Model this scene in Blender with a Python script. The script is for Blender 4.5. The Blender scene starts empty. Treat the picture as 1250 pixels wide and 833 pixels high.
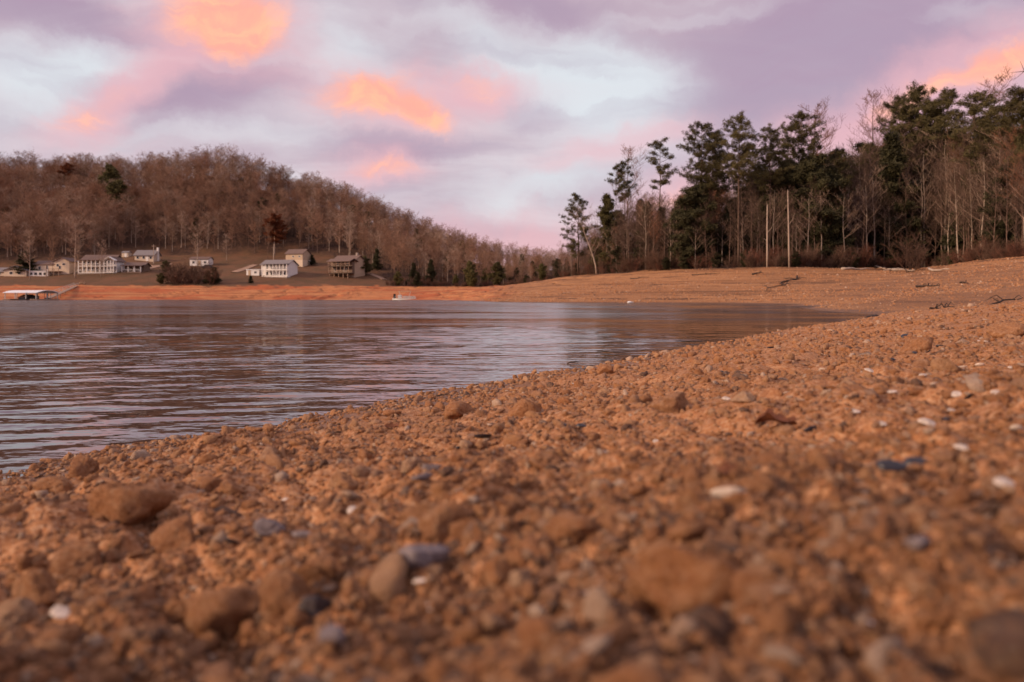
import bpy, math, random
import numpy as np
from mathutils import Vector, Euler
random.seed(7)
RS = np.random.RandomState(11)
scn = bpy.context.scene
COL = scn.collection
F, YH, CH = 972.0, 364.5, 0.40          # focal length in photo pixels, horizon row, camera height over the water
R = math.radians

# ------------------------------------------------------------------ noise
def _h(ix, iy, iz, s):
    n = (ix.astype(np.int64)*374761393 + iy.astype(np.int64)*668265263 + iz.astype(np.int64)*2147483647 + s*974634) & 0xffffffff
    n = ((n ^ (n >> 13))*1274126177) & 0xffffffff
    n = ((n ^ (n >> 16))*2246822519) & 0xffffffff
    return ((n ^ (n >> 15)) & 0xffffff)/float(0xffffff)*2-1
def noise2(x, y, s=0):
    ix, iy = np.floor(x), np.floor(y); fx, fy = x-ix, y-iy
    ux, uy = fx*fx*fx*(fx*(fx*6-15)+10), fy*fy*fy*(fy*(fy*6-15)+10)
    z = np.zeros_like(ix)
    a, b, c, d = _h(ix, iy, z, s), _h(ix+1, iy, z, s), _h(ix, iy+1, z, s), _h(ix+1, iy+1, z, s)
    return (a*(1-ux)+b*ux)*(1-uy)+(c*(1-ux)+d*ux)*uy
def noise3(x, y, z, s=0):
    iz = np.floor(z); fz = z-iz; uz = fz*fz*(3-2*fz)
    def lay(k):
        ix, iy = np.floor(x), np.floor(y); fx, fy = x-ix, y-iy
        ux, uy = fx*fx*(3-2*fx), fy*fy*(3-2*fy)
        return (_h(ix, iy, k, s)*(1-ux)+_h(ix+1, iy, k, s)*ux)*(1-uy)+(_h(ix, iy+1, k, s)*(1-ux)+_h(ix+1, iy+1, k, s)*ux)*uy
    return lay(iz)*(1-uz)+lay(iz+1)*uz
def sstep(a, b, x):
    t = np.clip((x-a)/(b-a), 0, 1); return t*t*(3-2*t)

# ------------------------------------------------------------------ plan of the place
def pl(px, D): return ((px-625.0)/F*D, D)
LAKE = [(-1.171-.4985*250, 1.821-.8669*250), (-1.171, 1.821), (3.6, 10.12), (8.42, 18.45), (9.2, 19.9), (9.35, 21.0), (10.3, 26.8),
        (13, 36), (15.6, 40), (14.6, 43), (18.0, 47), (19.4, 55), (18.7, 66), (14.6, 67), (10.5, 67.5), (6.2, 67), (2.6, 73), (-1.6, 84), (-3.4, 100),
        (-7, 130), (-14, 165), (-25, 194), (-45, 208), (-72, 216), (-95, 200), (-103, 170), (-125, 158), (-250, 150), (-700, 60), (-900, -250)]
HWL_PX = [(-420, 250), (-150, 262), (0, 266), (300, 266), (480, 280), (560, 288), (600, 282), (640, 236), (670, 188), (700, 152), (760, 132), (850, 116), (950, 108),
          (1050, 113), (1110, 118), (1135, 119), (1160, 108), (1190, 97), (1250, 84), (1330, 74), (1500, 62)]
POOL = [pl(*p) for p in HWL_PX] + [(62, 38), (44, 8), (34, -30), (-20, -260), (-900, -500), (-1000, 100), (-700, 250)]
_hp = np.array(HWL_PX, float)
def hwl_D(px): return float(np.interp(px, _hp[:, 0], _hp[:, 1]))

def poly_dist(poly, x, y):
    P = np.array(poly, float); n = len(P)
    d2 = np.full(x.shape, 1e18); ins = np.zeros(x.shape, bool)
    for i in range(n):
        ax, ay = P[i]; bx, by = P[(i+1) % n]
        ex, ey = bx-ax, by-ay
        t = np.clip(((x-ax)*ex+(y-ay)*ey)/(ex*ex+ey*ey), 0, 1)
        d2 = np.minimum(d2, (x-ax-t*ex)**2+(y-ay-t*ey)**2)
        if ay != by:
            c = ((ay > y) != (by > y)) & (x < ex*(y-ay)/(by-ay)+ax)
            ins ^= c
    return np.sqrt(d2), ins

RID = np.array([(-500, 219, 470), (0, 219, 470), (100, 220, 470), (165, 227, 465), (200, 221, 430), (250, 215, 415), (300, 219, 410), (340, 234, 405), (400, 254, 400),
                (460, 280, 390), (540, 306, 372), (620, 331, 345), (690, 335, 300), (760, 330, 280)], float)
FOOT = np.array([(-500, 323, 320), (0, 323, 320), (60, 322, 318), (120, 315, 326), (165, 304, 345), (210, 311, 340), (250, 312, 338), (310, 312, 337), (360, 307, 343), (400, 315, 332), (440, 324, 322),
                 (480, 343, 296), (540, 350, 291), (600, 352, 286), (690, 350, 200), (760, 340, 150)], float)
def hgt(x, y, detail=False):
    x = np.asarray(x, float); y = np.asarray(y, float)
    shp = x.shape; x = x.ravel(); y = y.ravel()
    d0, inl = poly_dist(LAKE, x, y)
    d1, inp = poly_dist(POOL, x, y)
    r = np.hypot(x, y)
    wob = noise2(x/9, y/9, 3)*.6+noise2(x/3.1, y/3.1, 4)*.25
    d0w = d0+wob*sstep(14, 40, r)
    # beach between the waterline and the high-water line
    t = np.clip(d0w, 0, None)/(np.clip(d0w, 0, None)+d1+1e-6)
    beach = 4.65*t
    beach += .35*np.exp(-((d1-2.5)/2.2)**2)*(noise2(x/5, y/5, 9)*.6+.3)*sstep(30, 60, r)
    near = np.where(d0 < 2.8, .13*d0, .364+.03*(d0-2.8))
    w = 1-sstep(11, 19, r+np.clip(y-13, 0, None)*.6)
    # swale running up from the tip of the cove
    gd = np.abs((x-9)*(-.30)+(y-19.5)*.954); ga = (x-9)*.954+(y-19.5)*.30
    swale = -.20*np.exp(-(gd/4.0)**2)*sstep(-1.0, 5, ga)*(1-sstep(35, 60, ga))
    beach = beach*(1-w)+near*w+swale*sstep(12.5, 16, r)*(beach > .05)
    beach = np.where(d0 < .6*sstep(14, 40, r), np.minimum(beach, .2), beach)
    # upland
    u = x/np.maximum(y, 1.0); px = np.clip(625+F*u, -490, 755)
    yb = np.interp(px, _hp[:, 0], _hp[:, 1])
    fy, fd = np.interp(px, FOOT[:, 0], FOOT[:, 1]), np.interp(px, FOOT[:, 0], FOOT[:, 2])
    ry, rd = np.interp(px, RID[:, 0], RID[:, 1]), np.interp(px, RID[:, 0], RID[:, 2])
    fd = np.maximum(fd, yb+1.5)
    zf = CH+(YH-fy)/F*fd; zr = CH+(YH-ry)/F*rd
    rd = np.maximum(rd, fd+30)
    a = np.clip((y-yb)/(fd-yb), 0, 1); b = np.clip((y-fd)/(rd-fd), 0, 1)
    zl = 4.65+(zf-4.65)*a+(zr-zf)*(b*.8+.2*(1-(1-b)**2))-np.clip(y-rd-4, 0, 600)*np.interp(px, [0, 300, 420], [.34, .30, .12])
    zl += (noise2(x/22, y/22, 21)*2.2+noise2(x/55, y/55, 22)*3)*sstep(0, 40, y-fd)
    zl += noise2(x/8, y/8, 5)*.25*sstep(0, 8, y-yb)
    zR = 4.65+np.minimum(d1*np.interp(u, [.10, .25], [.17, .12]), 16)+noise2(x/10, y/10, 7)*.5*sstep(0, 6, d1)
    k = sstep(640, 720, 625+F*u)*1.0
    k = np.where(y < 20, 1, k)
    up = zl*(1-k)+zR*k
    up = np.where(r > 900, np.minimum(up, 20), up)
    lake = -np.minimum(d0*.13, 3.0)
    h = np.where(inl, lake, np.where(inp, beach, up))
    if detail:
        det = np.zeros_like(h)
        for lam, amp, s in ((1.3, .035, 31), (.55, .028, 32), (.26, .016, 33), (.12, .015, 34), (.055, .012, 35), (.026, .009, 36), (.012, .0045, 37)):
            f = 1-sstep(lam*22, lam*60, r)
            m = f > 0
            if m.any():
                xx, yy = x[m]/lam, y[m]/lam
                n = np.abs(noise2(xx*.8+yy*.6, yy*.8-xx*.6, s))*1.3+.35*noise2(xx*1.9, yy*1.9, s+50)
                det[m] += amp*f[m]*(n-.45)
        gate = np.where(inl, .35, .35+.65*sstep(0, .7, d0))
        cam = sstep(.05, .5, r)
        h = h+det*gate*(.55+.45*cam)
        m = (r > 14) & (r < 420) & inp & ~inl
        h[m] += (noise2(x[m]/1.5, y[m]/1.5, 41)*.04+noise2(x[m]/4, y[m]/4, 42)*.06)*sstep(14, 22, r[m])*sstep(0, 3, d0[m])
        # bank steps left by the falling water
        hh = h[m]*3.6+noise2(x[m]/8, y[m]/8, 44)*.35+noise2(x[m]/40, y[m]/40, 45)*.5
        stp = hh % 1.0; big = .45+.55*noise2(np.floor(hh)*7.3, x[m]/14, 46)
        prof = np.where(stp < .82, stp/.82*.35, .35+(stp-.82)/.18*.65)-stp
        h[m] += prof*.26*np.clip(big, .1, 1)*sstep(16, 30, r[m])*sstep(.6, 3, d0[m])
        # gullies washed down the far bank
        far = m & (r > 120); xx = x[far]
        g = np.abs(noise2(xx/6+noise2(xx/3, y[far]/9, 47)*.8, y[far]/60, 48)); h[far] -= .55*np.exp(-(g/.10)**2)*sstep(0, 6, d0[far])*sstep(0, 5, d1[far])
    return h.reshape(shp)
def hz(x, y, detail=False): return float(hgt(np.array([x]), np.array([y]), detail)[0])
def hit(px, py, t0=.25, t1=900.0, detail=False):
    t = np.exp(np.linspace(math.log(t0), math.log(t1), 2600))
    u, v = (px-625)/F, (YH-py)/F
    g = hgt(u*t, t, detail); z = CH+v*t
    k = np.argmax(g >= z)
    return (u*t[k], t[k], g[k]) if (g >= z).any() else (u*t[-1], t[-1], g[-1])

# ------------------------------------------------------------------ materials
class NT:
    def __init__(s, tree): s.t = tree; s.n = tree.nodes; s.l = tree.links
    def new(s, typ, ins=None, **kw):
        n = s.n.new(typ)
        for k, v in kw.items(): setattr(n, k, v)
        for k, v in (ins or {}).items(): s.put(n.inputs[k], v)
        return n
    def put(s, sock, v):
        if hasattr(v, 'is_output') or isinstance(v, bpy.types.NodeSocket): s.l.new(v, sock)
        else: sock.default_value = v
    def math(s, op, a, b=0.0, c=0.0, clamp=False):
        n = s.new('ShaderNodeMath', {0: a, 1: b, 2: c}, operation=op); n.use_clamp = clamp; return n.outputs[0]
    def mix(s, f, a, b, mode='MIX'):
        n = s.new('ShaderNodeMix', data_type='RGBA', blend_type=mode)
        s.put(n.inputs[0], f)
        for k, v in ((6, a), (7, b)): s.put(n.inputs[k], v if not isinstance(v, tuple) else (*v[:3], 1))
        return n.outputs[2]
    def noise(s, vec, scale, detail=4, rough=.55, dist=0.0, out=0):
        n = s.new('ShaderNodeTexNoise', {'Scale': scale, 'Detail': detail, 'Roughness': rough, 'Distortion': dist})
        if vec is not None: s.l.new(vec, n.inputs['Vector'])
        return n.outputs[out]
    def ramp(s, f, stops, interp='LINEAR'):
        n = s.new('ShaderNodeValToRGB', {0: f}); e = n.color_ramp.elements; n.color_ramp.interpolation = interp
        while len(e) < len(stops): e.new(.5)
        for q, (p, c) in zip(e, stops):
            q.position = p; q.color = (*c, 1) if isinstance(c, tuple) else (c, c, c, 1)
        return n.outputs[0]
    def range(s, v, a, b, c=0.0, d=1.0, smooth=True):
        n = s.new('ShaderNodeMapRange', {0: v, 1: a, 2: b, 3: c, 4: d}); n.interpolation_type = 'SMOOTHSTEP' if smooth else 'LINEAR'; return n.outputs[0]
def new_mat(name):
    m = bpy.data.materials.new(name); m.use_nodes = True
    t = NT(m.node_tree); b = m.node_tree.nodes['Principled BSDF']
    b.inputs['Specular IOR Level'].default_value = .25
    return m, t, b
def mat(name, col, rough=.8, var=.25, scale=6.0, spec=.25, rnd=.0, coord='Object'):
    m, t, b = new_mat(name)
    tc = t.new('ShaderNodeTexCoord').outputs[coord]
    n = t.noise(tc, scale, 5)
    dark = tuple(c*(1-var) for c in col); lite = tuple(min(1, c*(1+var)) for c in col)
    c = t.ramp(n, [(.3, dark), (.7, lite)])
    if rnd:
        oi = t.new('ShaderNodeObjectInfo').outputs['Random']
        k = t.range(oi, 0, 1, 1-rnd, 1+rnd, False)
        c = t.mix(1.0, c, t.new('ShaderNodeCombineColor', {0: k, 1: k, 2: k}).outputs[0], 'MULTIPLY')
    t.put(b.inputs['Base Color'], c); b.inputs['Roughness'].default_value = rough; b.inputs['Specular IOR Level'].default_value = spec
    return m

def ground_material():
    m, t, b = new_mat('shore_clay')
    pos = t.new('ShaderNodeNewGeometry').outputs['Position']
    at = lambda n: t.new('ShaderNodeAttribute', attribute_name=n).outputs['Fac']
    n1 = t.noise(pos, 3.0, 6, .6); n2 = t.noise(pos, 38.0, 4, .65); n3 = t.noise(pos, .35, 4)
    clay = t.mix(t.range(n1, .35, .65), (0.272, 0.110, 0.047), (0.355, 0.158, 0.071))
    clay = t.mix(t.range(n2, .55, .75), clay, (0.413, 0.212, 0.107))
    clay = t.mix(t.range(n2, .42, .28), clay, (0.206, 0.077, 0.033))
    vor = t.new('ShaderNodeTexVoronoi', {'Vector': pos, 'Scale': 55.0})
    clay = t.mix(t.math('MULTIPLY', t.range(vor.outputs['Distance'], .5, .85), .5), clay, (0.182, 0.070, 0.030))
    for sc_, k_ in ((130.0, .55), (330.0, .5)):
        g = t.new('ShaderNodeTexVoronoi', {'Vector': pos, 'Scale': sc_}).outputs['Color']
        gs = t.new('ShaderNodeSeparateColor', {0: g}).outputs[0]
        gr = t.ramp(gs, [(0, (0.166, 0.063, 0.027)), (.3, (0.297, 0.122, 0.052)), (.6, (0.379, 0.176, 0.078)), (.85, (0.446, 0.243, 0.130)), (1, (0.512, 0.338, 0.221))])
        clay = t.mix(k_, clay, gr)
    # far bank: redder, with strata following the old water levels
    sep = t.new('ShaderNodeSeparateXYZ', {0: pos})
    wz = t.new('ShaderNodeCombineXYZ', {0: t.math('MULTIPLY', sep.outputs[0], .03), 1: t.math('MULTIPLY', sep.outputs[1], .03), 2: t.math('MULTIPLY', sep.outputs[2], 5.0)}).outputs[0]
    st = t.noise(wz, 1.0, 5, .6)
    tan = t.mix(t.range(st, .36, .62), (0.282, 0.126, 0.054), (0.428, 0.206, 0.092))
    tan = t.mix(t.math('MULTIPLY', t.range(t.noise(pos, 2.2, 6, .75), .50, .70), .75), tan, (0.155, 0.071, 0.037))
    tan = t.mix(t.math('MULTIPLY', t.range(t.noise(pos, 3.1, 6, .75), .56, .70), .6), tan, (0.492, 0.278, 0.155))
    tan = t.mix(t.math('MULTIPLY', t.range(st, .40, .34), .7), tan, (0.109, 0.051, 0.029))
    ln = t.new('ShaderNodeTexNoise', {'Vector': t.new('ShaderNodeCombineXYZ', {0: t.math('MULTIPLY', sep.outputs[0], .05), 1: t.math('MULTIPLY', sep.outputs[1], .05), 2: t.math('MULTIPLY', sep.outputs[2], 9.0)}).outputs[0], 'Scale': 1.0, 'Detail': 3.0}).outputs[0]
    ln = t.math('MULTIPLY', t.range(ln, .48, .40), t.range(t.noise(pos, .25, 4), .42, .58))
    tan = t.mix(t.math('MULTIPLY', ln, .85), tan, (0.091, 0.040, 0.023))
    red = t.mix(t.range(st, .35, .6), (0.383, 0.126, 0.042), (0.546, 0.227, 0.089))
    red = t.mix(t.math('MULTIPLY', t.range(t.noise(pos, .06, 5, .6), .46, .60), .85), red, (0.428, 0.096, 0.028))
    red = t.mix(t.math('MULTIPLY', t.range(t.noise(pos, .55, 6, .75), .52, .66), .7), red, (0.236, 0.084, 0.035))
    red = t.mix(t.math('MULTIPLY', ln, .8), red, (0.182, 0.055, 0.023))
    red = t.mix(t.math('MULTIPLY', t.range(n1, .58, .72), .5), red, (0.618, 0.303, 0.147))
    c = t.mix(at('far'), clay, tan)
    c = t.mix(at('red'), c, red)
    litter = t.mix(t.range(t.noise(pos, .8, 6, .7), .35, .68), (.045, .024, .017), (.115, .058, .036))
    lawn = t.mix(t.range(t.noise(pos, .18, 5, .65), .38, .62), (.155, .072, .037), (.112, .061, .030))
    lawn = t.mix(t.math('MULTIPLY', t.range(t.noise(pos, 1.1, 5, .7), .5, .75), .5), lawn, (.145, .075, .042))
    c = t.mix(at('damp'), c, (.20, .098, .056))
    c = t.mix(at('litter'), c, litter)
    c = t.mix(at('lawn'), c, lawn)
    wet = t.math('MULTIPLY', t.range(sep.outputs[2], .085, .02), t.math('SUBTRACT', 1.0, at('lawn')))
    c = t.mix(t.math('MULTIPLY', wet, .75), c, (.09, .045, .026))
    t.put(b.inputs['Base Color'], c)
    t.put(b.inputs['Roughness'], t.range(wet, 0, 1, .92, .5))
    bump1 = t.new('ShaderNodeBump', {'Height': t.math('ADD', t.noise(pos, 60, 6, .65), t.math('MULTIPLY', vor.outputs['Distance'], -.8)), 'Strength': .55, 'Distance': .008})
    bump2 = t.new('ShaderNodeBump', {'Height': t.math('ADD', t.noise(pos, 1.6, 8, .7), t.math('MULTIPLY', st, t.math('MULTIPLY', at('far'), 1.2))), 'Strength': .6, 'Distance': .35, 'Normal': bump1.outputs[0]})
    t.put(bump2.inputs['Strength'], t.math('MULTIPLY', at('far'), .7))
    t.put(b.inputs['Normal'], bump2.outputs[0])
    return m
def stone_material(name, ramp_stops, per_object=True):
    m, t, b = new_mat(name)
    tc = t.new('ShaderNodeTexCoord').outputs['Object']
    oi = t.new('ShaderNodeObjectInfo').outputs['Random']
    c = t.ramp(oi, ramp_stops, 'LINEAR')
    n = t.noise(tc, 3.0, 6, .65); n2 = t.noise(tc, 14.0, 4, .6)
    c = t.mix(t.math('MULTIPLY', t.range(n, .45, .72), .45), c, (0.413, 0.192, 0.087))
    c = t.mix(t.math('MULTIPLY', t.range(n2, .50, .3), .35), c, (0.199, 0.084, 0.038))
    wp = t.new('ShaderNodeNewGeometry').outputs['Position']
    for sc_, k_ in ((140.0, .30 if per_object else .16), (420.0, .26 if per_object else .16)):
        g = t.new('ShaderNodeTexVoronoi', {'Vector': wp, 'Scale': sc_}).outputs['Color']
        gr = t.ramp(t.new('ShaderNodeSeparateColor', {0: g}).outputs[0], [(0, (0.166, 0.064, 0.029)), (.35, (0.313, 0.132, 0.059)), (.7, (0.413, 0.203, 0.097)), (1, (0.512, 0.332, 0.215))])
        c = t.mix(k_, c, gr)
    c = t.mix(t.math('MULTIPLY', t.range(t.noise(wp, 45, 5, .65), .56, .68), .5), c, (0.182, 0.076, 0.035))
    t.put(b.inputs['Base Color'], c); b.inputs['Roughness'].default_value = .9
    bp = t.new('ShaderNodeBump', {'Height': t.noise(wp, 110.0, 8, .72), 'Strength': .9, 'Distance': .012})
    t.put(b.inputs['Normal'], bp.outputs[0])
    return m
CLAYS = [(.0, (0.313, 0.132, 0.059)), (.25, (0.413, 0.197, 0.093)), (.5, (0.355, 0.151, 0.066)), (.75, (0.430, 0.226, 0.118)), (1.0, (0.289, 0.121, 0.055))]
M = {}
M['ground'] = ground_material()
M['gravel'] = stone_material('gravel_stone', [(0, (0.281, 0.117, 0.052)), (.2, (0.413, 0.197, 0.090)), (.45, (0.347, 0.143, 0.062)), (.62, (0.446, 0.241, 0.125)), (.74, (0.306, 0.159, 0.097)), (.82, (0.479, 0.287, 0.173)), (.86, (0.247, 0.143, 0.104)), (.89, (0.529, 0.378, 0.277)), (.93, (0.545, 0.430, 0.354)), (.945, (0.083, 0.061, 0.055)), (1, (0.049, 0.041, 0.045))], False)
M['clod'] = stone_material('clay_rock', CLAYS)
M['orange_rock'] = stone_material('orange_clay_rock', [(0, (0.379, 0.151, 0.055)), (1, (0.430, 0.180, 0.066))])
M['pale'] = stone_material('pale_stone', [(0, (0.496, 0.332, 0.229)), (1, (0.545, 0.378, 0.264))])
M['slate'] = mat('slate_grey', (.16, .125, .13), .7, .3, 4)
M['darkstone'] = mat('dark_stone', (.045, .03, .03), .55, .4, 4)
M['shell'] = mat('bleached_shell', (.54, .44, .38), .6, .4, 3, .3)
M['mussel'] = mat('dark_mussel_shell', (.022, .018, .026), .35, .5, 6, .5)
M['leaf'] = mat('dead_leaf', (.13, .045, .022), .7, .4, 8)
M['bark'] = mat('grey_brown_bark', (.155, .10, .078), .9, .35, 2.5, .1, .22)
M['palebark'] = mat('pale_bark', (.40, .31, .25), .9, .25, 2.0, .1, .15)
M['twig'] = mat('bare_twigs', (.27, .155, .105), .9, .25, 1.0, .1, .25)
M['banktwig'] = mat('dark_bare_twigs', (.135, .085, .066), .9, .25, 1.0, .1, .3)
M['brush'] = mat('brush_stems', (.125, .072, .052), .9, .3, 1.0, .1, .3)
M['redbrush'] = mat('russet_brush_stems', (.135, .060, .042), .9, .3, 1.0, .1, .3)
M['paletwig'] = mat('pale_bare_twigs', (.36, .25, .19), .9, .25, 1.0, .1, .2)
M['redtwig'] = mat('reddish_brown_twigs', (.22, .105, .066), .9, .3, 1.0, .1, .25)
M['needle'] = mat('pine_needles', (.088, .072, .030), .75, .45, .8, .2, .25)
M['cedar'] = mat('dark_evergreen_needles', (.052, .047, .022), .8, .45, .8, .2, .25)
M['olive'] = mat('olive_evergreen_needles', (.105, .088, .034), .75, .4, .8, .2, .2)
M['rust'] = mat('rust_oak_leaves', (.16, .052, .024), .8, .35, .8, .1)
M['pinebark'] = mat('pine_bark', (.115, .075, .058), .9, .3, 2.5, .1, .15)
M['wood'] = mat('weathered_wood', (.30, .20, .15), .85, .3, 3)
M['darkwood'] = mat('dark_wet_wood', (.055, .035, .027), .8, .3, 3)
M['white'] = mat('white_siding', (.74, .70, .68), .6, .06, 1.0)
M['cream'] = mat('cream_siding', (.60, .47, .36), .7, .08, 1.0)
M['tan'] = mat('tan_siding', (.48, .35, .25), .7, .08, 1.0)
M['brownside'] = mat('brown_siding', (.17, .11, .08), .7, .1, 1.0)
M['stonewall'] = mat('grey_foundation', (.30, .24, .21), .8, .15, 1.0)
M['roofbrown'] = mat('brown_shingle', (.16, .105, .09), .85, .15, 2)
M['roofgrey'] = mat('grey_shingle', (.20, .175, .18), .85, .15, 2)
M['roofwhite'] = mat('white_metal_roof', (.80, .79, .82), .4, .05, 1, .5)
M['glass'] = mat('dark_window_glass', (.03, .028, .03), .15, .2, 1, .5)
M['trim'] = mat('white_trim', (.78, .73, .70), .6, .05, 1)
M['alu'] = mat('aluminium', (.55, .52, .50), .35, .1, 2, .5)
M['black'] = mat('black_plastic', (.02, .018, .018), .5, .2, 3)
M['rubber'] = mat('car_rubber', (.02, .02, .02), .8, .2, 3)
M['carpaint'] = mat('dark_car_paint', (.03, .028, .03), .25, .1, 2, .5)
M['tarp'] = mat('tan_canopy', (.55, .40, .28), .7, .1, 2)
M['seat'] = mat('maroon_vinyl', (.20, .07, .06), .5, .2, 3)

# ------------------------------------------------------------------ object helpers
def link(o, parent=None):
    COL.objects.link(o)
    if parent is not None: o.parent = parent
    return o
def tag(o, label=None, cat=None, group=None, kind=None):
    if label: o['label'] = label
    if cat: o['category'] = cat
    if group: o['group'] = group
    if kind: o['kind'] = kind
    return o
def mesh_np(name, V, Fc, mats, smooth=True, fmat=None):
    """V (n,3) and faces as an int array (m,k) or a list of lists"""
    me = bpy.data.meshes.new(name)
    V = np.asarray(V, np.float32)
    if isinstance(Fc, np.ndarray):
        m, k = Fc.shape
        me.vertices.add(len(V)); me.vertices.foreach_set('co', V.ravel())
        me.loops.add(m*k); me.loops.foreach_set('vertex_index', Fc.astype(np.int32).ravel())
        me.polygons.add(m); me.polygons.foreach_set('loop_start', np.arange(0, m*k, k, dtype=np.int32))
        me.update(calc_edges=True)
    else:
        me.from_pydata(V.tolist(), [], [list(map(int, f)) for f in Fc]); me.update()
    for x in (mats if isinstance(mats, list) else [mats]): me.materials.append(x)
    if fmat is not None: me.polygons.foreach_set('material_index', np.asarray(fmat, np.int32))
    me.polygons.foreach_set('use_smooth', np.full(len(me.polygons), smooth))
    me.validate()
    return me
def obj(name, me, parent=None, loc=None):
    o = bpy.data.objects.new(name, me); link(o, parent)
    if loc is not None: o.location = loc
    return o
def empty(name, loc, rz=0):
    o = bpy.data.objects.new(name, None); o.empty_display_size = .2; link(o); o.location = loc; o.rotation_euler = (0, 0, rz); return o
def dup(root, loc, rz=0, scale=None, tilt=(0, 0)):
    c = root.copy(); COL.objects.link(c); c.location = loc; c.rotation_euler = (tilt[0], tilt[1], rz)
    if scale is not None: c.scale = scale if isinstance(scale, tuple) else (scale,)*3
    for ch in list(root.children):
        d = ch.copy(); COL.objects.link(d); d.parent = c
        for g in list(ch.children):
            e = g.copy(); COL.objects.link(e); e.parent = d
    return c

class MB:
    """collects boxes, prisms and tubes, then links them as one mesh"""
    def __init__(s): s.v = []; s.f = []
    def add(s, v, f):
        k = len(s.v); s.v += [tuple(p) for p in v]; s.f += [[i+k for i in q] for q in f]; return s
    def box(s, x0, x1, y0, y1, z0, z1):
        return s.add([(x0, y0, z0), (x1, y0, z0), (x1, y1, z0), (x0, y1, z0), (x0, y0, z1), (x1, y0, z1), (x1, y1, z1), (x0, y1, z1)],
                     [(0, 3, 2, 1), (4, 5, 6, 7), (0, 1, 5, 4), (1, 2, 6, 5), (2, 3, 7, 6), (3, 0, 4, 7)])
    def gable(s, x0, x1, y0, y1, z0, z1, axis='x', th=.18):
        """pitched roof slab of thickness th, ridge along axis"""
        def one(z0, z1):
            if axis == 'x':
                ym = (y0+y1)/2; return [(x0, y0, z0), (x1, y0, z0), (x1, ym, z1), (x0, ym, z1), (x1, y1, z0), (x0, y1, z0)]
            xm = (x0+x1)/2; return [(x0, y0, z0), (x0, y1, z0), (xm, y1, z1), (xm, y0, z1), (x1, y1, z0), (x1, y0, z0)]
        a, b = one(z0, z1), one(z0-th, z1-th)
        return s.add(a+b, [(0, 1, 2, 3), (3, 2, 4, 5), (9, 8, 7, 6), (11, 10, 8, 9), (0, 6, 7, 1), (5, 4, 10, 11), (0, 3, 9, 6), (3, 5, 11, 9), (1, 7, 8, 2), (2, 8, 10, 4)])
    def gwall(s, x0, x1, y0, y1, z0, z1, zr, axis='x'):
        """walls with gable ends"""
        if axis == 'x':
            ym = (y0+y1)/2
            v = [(x0, y0, z0), (x1, y0, z0), (x1, y1, z0), (x0, y1, z0), (x0, y0, z1), (x1, y0, z1), (x1, y1, z1), (x0, y1, z1), (x0, ym, zr), (x1, ym, zr)]
            return s.add(v, [(0, 3, 2, 1), (0, 1, 5, 4), (1, 2, 6, 9, 5), (2, 3, 7, 6), (3, 0, 4, 8, 7), (4, 5, 9, 8), (6, 7, 8, 9)])
        xm = (x0+x1)/2
        v = [(x0, y0, z0), (x1, y0, z0), (x1, y1, z0), (x0, y1, z0), (x0, y0, z1), (x1, y0, z1), (x1, y1, z1), (x0, y1, z1), (xm, y0, zr), (xm, y1, zr)]
        return s.add(v, [(0, 3, 2, 1), (0, 1, 5, 8, 4), (1, 2, 6, 5), (2, 3, 7, 9, 6), (3, 0, 4, 7), (4, 8, 9, 7), (5, 6, 9, 8)])
    def tube(s, pts, rad, sides=5, cap=True):
        pts = [Vector(p) for p in pts]; n = len(pts); k0 = len(s.v)
        up = Vector((0.13, .31, .94))
        for i, p in enumerate(pts):
            d = (pts[min(i+1, n-1)]-pts[max(i-1, 0)])
            d = d.normalized() if d.length > 1e-9 else Vector((0, 0, 1))
            a = d.cross(up)
            if a.length < .15: a = d.cross(Vector((1, 0, 0)))
            a.normalize(); b = d.cross(a)
            r = rad[i] if isinstance(rad, (list, tuple)) else rad
            for q in range(sides):
                w = 2*math.pi*q/sides
                s.v.append(tuple(p+a*(r*math.cos(w))+b*(r*math.sin(w))))
        for i in range(n-1):
            for q in range(sides):
                q2 = (q+1) % sides
                s.f.append([k0+i*sides+q, k0+i*sides+q2, k0+(i+1)*sides+q2, k0+(i+1)*sides+q])
        if cap:
            s.f.append([k0+q for q in range(sides)][::-1]); s.f.append([k0+(n-1)*sides+q for q in range(sides)])
        return s
    def mesh(s, name, m, smooth=False): return mesh_np(name, np.array(s.v), s.f, m, smooth)
    def build(s, name, m, parent=None, smooth=False): return obj(name, s.mesh(name, m, smooth), parent)

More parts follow.
